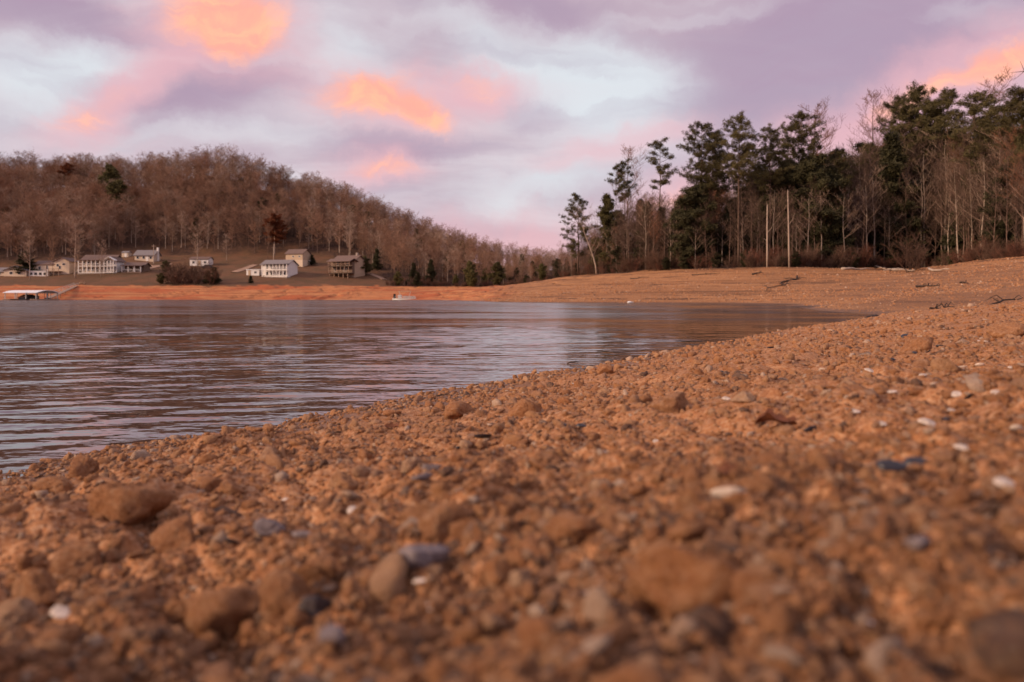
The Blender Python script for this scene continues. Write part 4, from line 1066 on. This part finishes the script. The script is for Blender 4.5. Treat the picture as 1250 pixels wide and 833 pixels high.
# 3 big white porch house
o, s = house_base('porch_house', 116, 334); tag(o, 'white house with a two level columned porch and brown hipped roof', 'house')
wall_roof(o, 11.6, 7, .4, 4.6, 1.9, 'cream', 'roofbrown', x0=-6.0, y0=2.2, under=2)
MB().box(-6.1, 6.2, -.6, 2.1, -1.6, .15).build('foundation', M['stonewall'], o)
porch(o, -6.0, 3.6, -.4, 2.1, .4, 2.1, 7); porch(o, -6.0, 3.6, -.4, 2.1, 2.75, 2.0, 7)
MB().box(-6.3, 3.9, -.6, 2.15, 4.75, 4.95).build('porch_roof', M['roofbrown'], o)
for k in range(6):
    window(o, -5.2+k*1.55, 2.2, .9, .9, 1.4); window(o, -5.2+k*1.55, 2.2, 3.2, .9, 1.3)
b = MB(); wall_roof(o, 3.6, 6, .4, 4.3, 1.4, 'white', 'roofbrown', 'y', x0=3.95, y0=0.6, under=2)
porch(o, 3.9, 7.6, -1.6, .5, 2.75, 1.9, 4); porch(o, 3.9, 7.6, -1.6, .5, .4, 2.1, 4)
MB().gable(3.6, 7.9, -1.8, .5, 4.8, 6.1, 'y').build('porch_gable', M['trim'], o)
window(o, 5.0, .6, 1.0, .9, 1.5); window(o, 6.6, .6, 3.3, .9, 1.4); window(o, 5.0, .6, 3.3, .9, 1.4); door(o, 6.6, .6, .42)
b = MB()
for k in range(9): b.box(-8.6+.28*k, -8.3+.28*k, .2, 1.6, -.9+.30*k, -.78+.30*k)
b.build('stairs', M['trim'], o)
# 4 cabin
o, s = house_base('cabin', 161, 333); tag(o, 'small brown roofed cabin with a deep open porch', 'house')
wall_roof(o, 7.0, 5, .3, 2.3, 1.2, 'brownside', 'roofbrown', y0=1.8, under=2)
porch(o, -3.6, 3.4, -.4, 1.7, .3, 2.3, 4, 'wood', True, 'trim', .13)
MB().add([(-4, -.8, 2.62), (4, -.8, 2.62), (4, 1.9, 3.1), (-4, 1.9, 3.1), (-4, -.8, 2.48), (4, -.8, 2.48), (4, 1.9, 2.96), (-4, 1.9, 2.96)],
         [(0, 1, 2, 3), (7, 6, 5, 4), (0, 4, 5, 1), (1, 5, 6, 2), (2, 6, 7, 3), (3, 7, 4, 0)]).build('porch_roof', M['roofbrown'], o)
window(o, -2.2, 1.8, .9, 1.1, 1.1); window(o, 2.2, 1.8, .9, 1.1, 1.1); door(o, 0, 1.8, .32, 1, 2.0, 'trim')
b = MB().box(-3.6, 3.4, -.35, -.25, -1.5, .05); b.build('porch_skirt', M['stonewall'], o)
# 5 upper cream house, and shed
o, s = house_base('cream_house', 176, 319); tag(o, 'upper cream house with a long grey roof above the cabin', 'house')
wall_roof(o, 7.6, 6, 0, 2.5, 1.9, 'cream', 'roofgrey', under=1.5)
for xx in (-2.6, -.2, 2.6): window(o, xx, 0, .9, 1.0, 1.1)
door(o, 1.2, 0, .05, 1, 2, 'trim'); MB().box(3.9, 4.5, 2.4, 3.2, -1, 5.6).build('chimney', M['trim'], o)
o, s = house_base('shed', 152.5, 314); tag(o, 'tiny cream shed up the hill from the porch house', 'shed')
wall_roof(o, 2.6, 3, 0, 1.8, .6, 'cream', 'roofgrey', under=1, ov=.2); door(o, .3, 0, .05, .9, 1.6, 'trim')
# 6 white cottage
o, s = house_base('cottage', 243, 325); tag(o, 'little plain white cottage beside a parked dark car', 'house')
wall_roof(o, 7.2, 5, .2, 2.5, .9, 'white', 'roofbrown', under=2, ov=.3)
window(o, -2.2, 0, 1.0, 1.0, 1.0); window(o, 2.3, 0, 1.0, 1.0, 1.0); door(o, .2, 0, .22, 1, 2.0, 'tan')
# 7 white porch farmhouse
o, s = house_base('farmhouse', 334, 338.5, R(-14)); tag(o, 'white farmhouse with slim columns on two porch levels and a grey roof', 'house')
wall_roof(o, 10.6, 7, .2, 4.4, 1.7, 'white', 'roofgrey', x0=-6.0, y0=1.8, under=2)
porch(o, -4.4, 5.6, -.6, 1.75, .3, 2.15, 8, 'trim', False, 'trim', .11); porch(o, -4.4, 5.6, -.6, 1.75, 2.7, 1.9, 8, 'trim', True, 'trim', .11)
MB().add([(-4.7, -.9, 4.75), (4.9, -.9, 4.75), (4.9, 1.9, 5.0), (-4.7, 1.9, 5.0), (-4.7, -.9, 4.6), (4.9, -.9, 4.6), (4.9, 1.9, 4.85), (-4.7, 1.9, 4.85)],
         [(0, 1, 2, 3), (7, 6, 5, 4), (0, 4, 5, 1), (1, 5, 6, 2), (2, 6, 7, 3), (3, 7, 4, 0)]).build('porch_roof', M['roofgrey'], o)
for k in range(5): window(o, -3.6+k*1.75, 1.8, .8, .9, 1.3); window(o, -3.6+k*1.75, 1.8, 3.1, .9, 1.2)
swindow(o, -6.0, 4, 3.1, .9, 1.3, -1); swindow(o, -6.0, 6.5, 3.1, .9, 1.3, -1)
MB().box(-6.0, 5.6, -.55, 1.75, -1.6, .07).build('foundation', M['stonewall'], o)
o, s = house_base('garage', 308.5, 336.5, R(-6)); tag(o, 'small white flat roofed garage against the white farmhouse', 'garage')
MB().box(-2.4, 2.4, 0, 4, -1, 2.1).build('wall', M['white'], o); MB().box(-2.6, 2.6, -.2, 4.2, 2.1, 2.3).build('roof', M['roofwhite'], o); door(o, -1.2, 0, .05, .9, 1.9, 'tan'); window(o, 1, 0, .8, 1, .8)
# 8 tan house, with shed
o, s = house_base('tan_house', 359, 324.5, R(-16)); tag(o, 'plain two storey tan house behind the white farmhouse', 'house')
wall_roof(o, 7.4, 6, 2.2, 2.5, 1.7, 'tan', 'roofbrown', under=0, ov=.4); MB().box(-3.72, 3.72, -.02, 6.02, -1.5, 2.197).build('lower_wall', M['cream'], o)
window(o, -.4, 0, 3.2, .8, .8); window(o, 2.3, 0, 3.2, .8, .8); swindow(o, -3.7, 3, 3.0, 1, 1.2, -1)
o, s = house_base('shed', 374.5, 323.5, R(-10)); tag(o, 'little white shed beside the plain tan house', 'shed')
wall_roof(o, 2.6, 2.6, 0, 1.5, .5, 'white', 'roofwhite', under=1, ov=.2); door(o, 0, 0, .05, .8, 1.4, 'tan')
# 9 decked tan house
o, s = house_base('decked_house', 417, 337.5, R(-24)); tag(o, 'tan gabled house with dark stacked timber decks on its front', 'house')
wall_roof(o, 9.6, 7, 1.6, 4.2, 2.0, 'tan', 'roofbrown', x0=-5, y0=1.4, under=3.5)
MB().box(-4.6, 4.8, -.2, 1.36, 1.0, 5.2).build('brown_front', M['brownside'], o)  # front block in brown siding, darker than the tan walls
porch(o, -4.4, 5.2, -2.4, -.25, 3.7, 1.9, 6, 'darkwood', True, 'wood', .09); porch(o, -3.6, 5.4, -3.2, -.25, 1.2, 2.2, 6, 'darkwood', True, 'wood', .09)
for k in range(5): MB().box(-3.2+2*k, -3.0+2*k, -3.1, -2.9, -2.2, .97).build('deck_post', M['wood'], o)
window(o, -2.6, -.2, 1.8, 1.2, 1.2); window(o, 1.6, -.2, 1.8, 1.4, 1.3); window(o, -1.6, -.2, 4.0, 1.0, 1.0); window(o, 2.6, -.2, 4.0, 1.0, 1.0); swindow(o, -5, 5, 3.4, 1, 1.4, -1)
MB().gable(-4.9, 5.6, -2.7, 3.0, 5.5, 6.6).build('porch_roof', M['roofbrown'], o); MB().box(3.0, 3.7, 4.6, 5.4, 6.2, 8.9).build('chimney', M['stonewall'], o)
# parked car
x, y, z = hit(253, 328, 200); o = empty('parked_car', (x, y, z), R(5)); tag(o, 'small dark car parked beside the little white cottage', 'car')
b = MB(); prof = [(-2.1, .35), (-2.1, .85), (-1.25, .95), (-.7, 1.42), (.9, 1.45), (1.5, .98), (2.1, .82), (2.15, .35)]; n = len(prof)
b.add([(a, -.82, h) for a, h in prof]+[(a, .82, h) for a, h in prof], [list(range(n))[::-1], [i+n for i in range(n)]]+[[i, (i+1) % n, n+(i+1) % n, n+i] for i in range(n)]); b.build('body', M['carpaint'], o)
for sy in (-.83, .83): MB().box(-1.0, 1.1, sy-.01, sy+.01, .98, 1.36).build('window', M['glass'], o)
for wx in (-1.3, 1.3):
    for wy in (-.8, .8): MB().tube([(wx, wy-.1, .33), (wx, wy+.1, .33)], .33, 12).build('wheel', M['rubber'], o)
# utility poles
for px, base, top, lab, m in ((334, 317, 301, 'pale bare utility pole behind the white farmhouse', 'palebark'), (187.5, 322, 299, 'utility pole beside the upper cream house', 'palebark'), (56.5, 340, 322, 'short dark post in front of the raised deck', 'wood')):
    x, y, z = hit(px, base, 200); h = (base-top)/F*y; o = empty('utility_pole' if h > 5.5 or m != 'wood' else 'post', (x, y, z)); tag(o, lab, 'pole')
    MB().tube([(0, 0, -.5), (0, 0, h)], [.17, .12], 8).build('pole', M[m], o)
    if m != 'wood': MB().box(-.9, .9, -.06, .06, h-.6, h-.45).build('crossarm', M['wood'], o)
# covered boat dock
D0 = 160.0; x = (39-625)/F*D0
o = empty('boat_dock', (x, D0, 0), R(4)); tag(o, 'white roofed floating boat dock at the far water edge', 'dock')
sD = D0/F
def arch(W, L, z, rise, th=.1, n=8):
    b = MB(); v = []; f = []
    for k in range(n+1):
        a = k/n; yy = -L/2+L*a; zz = z+rise*(1-(2*a-1)**2)
        v += [(-W/2, yy, zz), (W/2, yy, zz), (W/2, yy, zz-th), (-W/2, yy, zz-th)]
    for k in range(n):
        q = 4*k; f += [(q, q+1, q+5, q+4), (q+2, q+3, q+7, q+6), (q+1, q+2, q+6, q+5), (q+3, q, q+4, q+7)]
    f += [(3, 2, 1, 0), (4*n, 4*n+1, 4*n+2, 4*n+3)]
    return b.add(v, f)
arch(6.4, 9.0, 1.55, .5).build('roof', M['roofwhite'], o)
for xx in (-2.9, -1.0, 1.0, 2.9):
    for yy in (-4.2, 0, 4.2): MB().box(xx-.06, xx+.06, yy-.06, yy+.06, .32, 1.6+(.42 if yy == 0 else .05)).build('post', M['alu'], o)
MB().box(-3.2, -1.9, -4.5, 4.5, .08, .30).build('side_float', M['wood'], o); MB().box(1.9, 3.2, -4.5, 4.5, .08, .30).build('side_float', M['wood'], o); MB().box(-1.88, 1.88, 3.2, 4.5, .08, .30).build('back_float', M['wood'], o)
o = empty('moored_boat', (x-.1, D0-.3, .05), R(4)); tag(o, 'dark covered boat moored under the white dock roof', 'boat')
b = MB(); v = []; f = []
secs = [(-3.2, .78, .62), (-1, .85, .65), (1.2, .8, .7), (2.4, .5, .78), (3.1, .08, .88)]
for yy, w, h in secs: v += [(-w, yy, h), (-w*.75, yy, .02), (w*.75, yy, .02), (w, yy, h)]
for k in range(4):
    q = 4*k; f += [(q, q+1, q+5, q+4), (q+1, q+2, q+6, q+5), (q+2, q+3, q+7, q+6), (q+3, q, q+4, q+7)]
f += [(0, 3, 2, 1), (16, 17, 18, 19)]; b.add(v, f); b.build('hull', M['carpaint'], o)
MB().add([(-.8, -3.0, .68), (.8, -3.0, .68), (.8, 1.0, .72), (-.8, 1.0, .72), (-.3, -2, 1.1), (.3, -2, 1.1), (.3, .2, 1.15), (-.3, .2, 1.15)], [(0, 3, 2, 1), (4, 5, 6, 7), (0, 1, 5, 4), (1, 2, 6, 5), (2, 3, 7, 6), (3, 0, 4, 7)]).build('cover', M['black'], o)
# gangway up the bank
A_, B_ = Vector(((58-625)/F*163, 163, .45)), Vector(hit(93, 349.5, 180)); B_.z += .15
o = empty('gangway', A_); tag(o, 'long plank gangway climbing the bank from the boat dock', 'gangway')
d = B_-A_; side = d.cross(Vector((0, 0, 1))).normalized()*.55
b = MB(); v = [Vector((0, 0, 0))-side, Vector((0, 0, 0))+side, d+side, d-side]; b.add(v+[p-Vector((0, 0, .18)) for p in v], [(0, 1, 2, 3), (7, 6, 5, 4), (0, 4, 5, 1), (1, 5, 6, 2), (2, 6, 7, 3), (3, 7, 4, 0)]); b.build('deck', M['wood'], o)
for sg in (-1, 1):
    b = MB(); b.tube([side*sg+Vector((0, 0, .9)), d+side*sg+Vector((0, 0, .9))], .05, 5)
    for k in range(9): p = d*(k/8)+side*sg; b.tube([p, p+Vector((0, 0, .9))], .04, 5)
    b.build('handrail', M['alu'], o)
for k in range(1, 6):
    p = d*(k/6); g = hz(A_.x+p.x, A_.y+p.y)-A_.z-.2
    MB().box(p.x-.08, p.x+.08, p.y-.08, p.y+.08, g, p.z-.19).build('support_post', M['wood'], o)
# picnic table on the bank top
x, y, z = hit(100.5, 347.2, 200); o = empty('picnic_table', (x, y, z), R(15)); tag(o, 'tan picnic table standing at the top of the bank', 'table')
MB().box(-.95, .95, -.4, .4, .72, .78).build('tabletop', M['tarp'], o)
for sy in (-.75, .75): MB().box(-.95, .95, sy-.14, sy+.14, .42, .47).build('bench', M['tarp'], o)
for sx in (-.7, .7): MB().tube([(sx, -.7, 0), (sx, -.2, .72)], .05, 4).tube([(sx, .7, 0), (sx, .2, .72)], .05, 4).build('leg', M['tarp'], o)
# pontoon boat
D0 = 197.0; x = (494-625)/F*D0
o = empty('pontoon_boat', (x, D0, 0), R(6)); tag(o, 'pontoon boat with a tan canopy beached against the red bank', 'boat')
for sy in (-.9, .9): MB().tube([(-3.0, sy, .12), (2.6, sy, .12), (3.1, sy, .26)], [.28, .28, .06], 10).build('pontoon', M['alu'], o, True)
MB().box(-3.0, 2.8, -1.15, 1.15, .42, .52).build('deck', M['trim'], o)
b = MB()
for sy in (-1.1, 1.1): b.box(-2.4, 2.6, sy-.03, sy+.03, .9, .98); b.box(-.4, 2.6, sy-.025, sy+.025, .6, .86)
b.build('fence_rail', M['alu'], o)
MB().box(-1.5, 1.6, -1.1, 1.1, 2.15, 2.25).build('canopy', M['tarp'], o)
for sx in (-1.4, 1.5):
    for sy in (-1.0, 1.0): MB().tube([(sx*.6, sy, .5), (sx, sy, 2.15)], .035, 5).build('canopy_pole', M['alu'], o)
MB().box(-2.75, -2.2, -.3, .3, .3, 1.5).build('outboard_motor', M['black'], o); MB().box(-1.6, -.7, -.9, .2, .523, 1.25).build('console', M['trim'], o)
MB().box(.2, 1.0, -.95, -.1, .523, 1.0).build('bench_seat', M['seat'], o); MB().box(1.5, 2.3, -.95, .4, .523, .95).build('bench_seat', M['black'], o)

# driftwood on the right beach
def drift(name, px0, py0, px1, py1, r, label, m='darkwood', cat='driftwood', forks=4, seed=1, t0=30):
    rs = random.Random(seed); a, b_ = Vector(hit(px0, py0, t0)), Vector(hit(px1, py1, t0)); n = 7; P = []
    for k in range(n):
        p = a.lerp(b_, k/(n-1)); w = (b_-a).length*.03
        p.x += rs.uniform(-w, w); p.y += rs.uniform(-w, w); p.z = hz(p.x, p.y, True)+r*.9+rs.uniform(0, r); P.append(p-a)
    o = empty(name, a); MB().tube(P, [r*(1-.7*k/(n-1)) for k in range(n)], 6).build('trunk' if forks else 'log', M[m], o, True)
    L = (b_-a).length
    for k in range(forks):
        i = rs.randrange(1, n-1); q = P[i]+Vector((rs.uniform(-1, 1)*min(.14*L, 1.6), rs.uniform(-.5, .5)*min(L*.3, 2), rs.uniform(.3, 1.2)*min(.14, r*1.6))); MB().tube([P[i], (P[i]+q)/2+Vector((0, 0, .1)), q], [r*.5, r*.35, r*.15], 4).build('branch', M[m], o)
    tag(o, label, cat)
drift('fallen_branch', 977, 337.5, 936, 358, .10, 'dark forked fallen branch lying down the tan beach', forks=6, seed=3)
drift('fallen_log', 1028, 330.5, 1062, 330.5, .20, 'straight pale log lying at the wood edge', 'palebark', 'log', 0, 4)
drift('fallen_log', 1066, 322, 1092, 331.5, .18, 'pale log tilted down from the wood beside the straight one', 'palebark', 'log', 2, 5)
drift('fallen_log', 1086, 331.5, 1112, 332.5, .16, 'pale log lying at the foot of the grey thicket', 'palebark', 'log', 1, 6)
drift('fallen_log', 1134, 330, 1158, 331.5, .14, 'thin pale log past the grey thicket', 'palebark', 'log', 0, 7)
drift('driftwood', 1120, 350.5, 1148, 349.5, .09, 'dark broken driftwood in the middle of the beach slope', forks=4, seed=8)
drift('driftwood', 1172, 345.5, 1182, 346, .07, 'small dark driftwood stick above the broken driftwood', forks=1, seed=9)
drift('driftwood', 1202, 373, 1246, 364.5, .035, 'long dark branch lying behind the crest of the gravel bank', forks=4, seed=10, t0=19)
drift('driftwood', 1136, 378.5, 1165, 373.5, .03, 'dark tangle of sticks in the hollow by the cove', forks=7, seed=11, t0=19)
drift('driftwood', 918, 335.5, 931, 334.5, .12, 'short dark log at the top of the beach before the snags', forks=2, seed=12)
drift('driftwood', 845, 336.5, 880, 334, .07, 'thin dark line of driftwood along the upper beach', forks=2, seed=13)
drift('driftwood', 770, 341, 792, 339, .07, 'thin dark stick on the upper beach under the slender pine', forks=1, seed=14)
x, y, z = hit(1066, 387.5, 8); me = rock_mesh('dark_rock', 801, M['darkstone'], 4, (1, .7, .35)); o = obj('dark_rock', me, None, (x, y, .03)); o.scale = (.17, .12, .16); tag(o, 'low black rock at the tip of the cove', 'rock')
x, y = (768-625)/F*66.5, 66.3; o = empty('float_buoy', (x, y, .08)); tag(o, 'small white float at the water edge of the tan beach', 'float')
MB().tube([(-.18, 0, 0), (-.14, 0, 0), (0, 0, .01), (.14, 0, 0), (.24, 0, 0)], [.03, .07, .09, .07, .03], 10).build('body', M['roofwhite'], o, True); MB().tube([(.24, 0, 0), (.34, 0, .02)], .03, 6).build('ring', M['alu'], o)

# ------------------------------------------------------------------ world, sun, camera
def world():
    w = bpy.data.worlds.new('World'); scn.world = w; w.use_nodes = True
    t = NT(w.node_tree); bg = [n for n in t.n if n.type == 'BACKGROUND'][0]
    sky = t.new('ShaderNodeTexSky', sky_type='NISHITA'); sky.sun_disc = False; sky.sun_elevation = SUN_EL; sky.sun_rotation = SUN_AZ
    dirv = t.new('ShaderNodeTexCoord').outputs['Generated']
    s = t.new('ShaderNodeSeparateXYZ', {0: dirv})
    az = t.math('ARCTAN2', s.outputs[0], s.outputs[1]); el = t.math('ARCSINE', s.outputs[2])
    p0 = t.new('ShaderNodeCombineXYZ', {0: az, 1: el, 2: 0.0}).outputs[0]
    # cloud deck in perspective: direction projected on a layer overhead
    zc = t.math('ADD', t.math('ABSOLUTE', s.outputs[2]), .34)
    q = t.new('ShaderNodeCombineXYZ', {0: t.math('DIVIDE', s.outputs[0], zc), 1: t.math('DIVIDE', s.outputs[1], zc), 2: 0.0}).outputs[0]
    qr = t.new('ShaderNodeMapping', {'Vector': q, 'Rotation': (0, 0, R(-28)), 'Scale': (.8, 1.9, 1)}).outputs[0]
    soft = t.noise(qr, 1.6, 5, .55, .6)
    fine = t.noise(qr, 5.5, 5, .55, .3)
    warpn = t.new('ShaderNodeTexNoise', {'Vector': p0, 'Scale': 7.0, 'Detail': 6.0, 'Roughness': .6}).outputs['Color']
    wv = t.new('ShaderNodeVectorMath', {0: warpn, 1: (.5, .5, .5)}, operation='SUBTRACT').outputs[0]
    wv = t.new('ShaderNodeVectorMath', {0: wv, 'Scale': .10}, operation='SCALE').outputs[0]
    p = t.new('ShaderNodeVectorMath', {0: p0, 1: wv}, operation='ADD').outputs[0]
    def blob(px, py, rx, ry, rot=0, hard=.0):
        u, v = (px-625)/F, (YH-py)/F
        a = math.atan(u); e = math.atan(v*math.cos(a))
        m = t.new('ShaderNodeMapping', {'Vector': p, 'Location': (a, e, 0), 'Rotation': (0, 0, R(rot)), 'Scale': (rx/F, ry/F, 1)}, vector_type='TEXTURE')
        l = t.new('ShaderNodeVectorMath', {0: m.outputs[0]}, operation='LENGTH').outputs['Value']
        return t.range(l, 1.0, hard)
    def total(bs):
        o = None
        for b, k in bs:
            b = t.math('MULTIPLY', b, k); o = b if o is None else t.math('ADD', o, b)
        return t.math('MINIMUM', o, 1.0)
    na_ = t.noise(t.new('ShaderNodeMapping', {'Vector': p, 'Rotation': (0, 0, R(-14)), 'Scale': (5.0, 12, 1)}).outputs[0], 1.0, 5, .55, .2)
    nb_ = t.noise(t.new('ShaderNodeMapping', {'Vector': p, 'Rotation': (0, 0, R(20)), 'Scale': (13, 26, 1)}).outputs[0], 1.0, 7, .62, .8)
    def shaped(m, n, amp, lo, hi):
        return t.range(t.math('ADD', m, t.math('MULTIPLY', t.math('SUBTRACT', n, .5), amp)), lo, hi)
    white = total([(blob(50, 85, 230, 62, 8), .95), (blob(430, 60, 120, 90, -30), .6), (blob(725, 100, 215, 95, -10), 1.1), (blob(560, 40, 150, 60, -35), .55), (blob(690, 215, 230, 60, 14), .8), (blob(60, 165, 190, 55, 0), .6), (blob(330, 168, 190, 30, 0), .4)])
    lav = total([(blob(70, 15, 260, 60, -12), .9), (blob(255, 110, 190, 85, 12), 1.0), (blob(480, 185, 170, 34, 0), .8), (blob(640, 5, 200, 60, -10), .7), (blob(980, 90, 400, 160, 12), 1.0), (blob(640, 135, 80, 34, -10), .6), (blob(480, 235, 110, 30, 0), .5), (blob(1180, 10, 260, 90, 0), .6)])
    pink = total([(blob(140, 118, 150, 52, 28), .95), (blob(268, 25, 170, 110, 8), 1.0), (blob(480, 125, 200, 84, -4), 1.0), (blob(1180, 95, 250, 80, 20), 1.0), (blob(465, 212, 125, 36, 0), .95), (blob(740, 180, 230, 40, 14), .7), (blob(605, 108, 100, 44, -5), .7), (blob(860, 255, 130, 60, 0), .9), (blob(640, 300, 480, 80, 0), .8), (blob(1000, 200, 320, 100, 0), .65), (blob(150, 185, 260, 50, 0), .35)])
    orange = total([(blob(270, 8, 105, 70, 6), 1.05), (blob(300, 40, 62, 46, -20), .75), (blob(452, 118, 108, 50, 4), 1.05), (blob(520, 145, 58, 32, -24), .8), (blob(590, 105, 80, 30, -4), .35), (blob(1225, 74, 120, 30, 22), 1.05), (blob(1085, 135, 90, 30, 20), .6), (blob(112, 130, 95, 30, 28), .55), (blob(468, 210, 90, 20, 0), .62), (blob(825, 252, 55, 34, 0), .45)])
    white = shaped(white, na_, .75, .0, 1.1); lav = shaped(lav, na_, -.7, .0, .9); pink = shaped(pink, nb_, .5, .1, 1.05); orm = shaped(orange, nb_, .78, .14, .98)
    ns_ = t.noise(t.new('ShaderNodeMapping', {'Vector': p, 'Rotation': (0, 0, R(-12)), 'Scale': (2.2, 15, 1)}).outputs[0], 1.0, 4, .5, .15)
    tex = t.range(nb_, .36, .64)
    k = 10.0
    C = lambda r, g, b: (r*k, g*k, b*k)
    base = t.mix(t.range(soft, .36, .66), C(.45, .345, .405), C(.58, .505, .545))
    base = t.mix(t.math('MULTIPLY', t.range(el, .36, .75), .8), base, C(.62, .51, .57))
    base = t.mix(t.math('MULTIPLY', lav, t.range(soft, .25, .7, .95, .65)), base, C(.355, .245, .335))
    base = t.mix(t.math('MULTIPLY', white, .92), base, C(.62, .66, .69))
    base = t.mix(t.math('MULTIPLY', t.range(ns_, .46, .64), .42), base, C(.37, .29, .37))
    base = t.mix(t.math('MULTIPLY', t.range(ns_, .50, .34), .35), base, C(.63, .60, .63))
    base = t.mix(t.math('MULTIPLY', pink, .78), base, C(.70, .375, .41))
    base = t.mix(orm, base, t.mix(tex, C(.85, .36, .27), C(1.0, .46, .28)))
    band = t.range(t.math('ABSOLUTE', el), .10, .0)
    base = t.mix(t.math('MULTIPLY', band, .55), base, C(.70, .41, .45))
    mixc = t.mix(.92, sky.outputs[0], base)
    t.put(bg.inputs[0], mixc); bg.inputs[1].default_value = .10
SUN_EL, SUN_AZ = R(21), R(247)   # clockwise from +Y: low glow behind the camera's shoulder
world()
sd = bpy.data.lights.new('sun', 'SUN'); sd.energy = 3.0; sd.angle = R(11); sd.color = (1.0, .71, .47)
so = bpy.data.objects.new('sun', sd); link(so)
sv = Vector((math.sin(SUN_AZ)*math.cos(SUN_EL), math.cos(SUN_AZ)*math.cos(SUN_EL), math.sin(SUN_EL)))
so.rotation_euler = (-sv).to_track_quat('-Z', 'Y').to_euler()
cd = bpy.data.cameras.new('camera'); cam = bpy.data.objects.new('camera', cd); link(cam)
cam.location = (0, 0, CH); cam.rotation_euler = (math.pi/2, 0, 0)
cd.sensor_width = 36; cd.lens = F/1250*36; cd.shift_y = -(833/2-YH)/1250
cd.clip_start = .02; cd.clip_end = 9000
cd.dof.use_dof = True; cd.dof.focus_distance = 3.8; cd.dof.aperture_fstop = 5.4
scn.camera = cam
scn.view_settings.view_transform = 'Standard'; scn.view_settings.look = 'None'; scn.view_settings.exposure = .38; scn.view_settings.gamma = 1
scn.cycles.use_denoising = True
scn.cycles.max_bounces = 6; scn.cycles.diffuse_bounces = 3; scn.cycles.glossy_bounces = 3; scn.cycles.caustics_reflective = False; scn.cycles.caustics_refractive = False
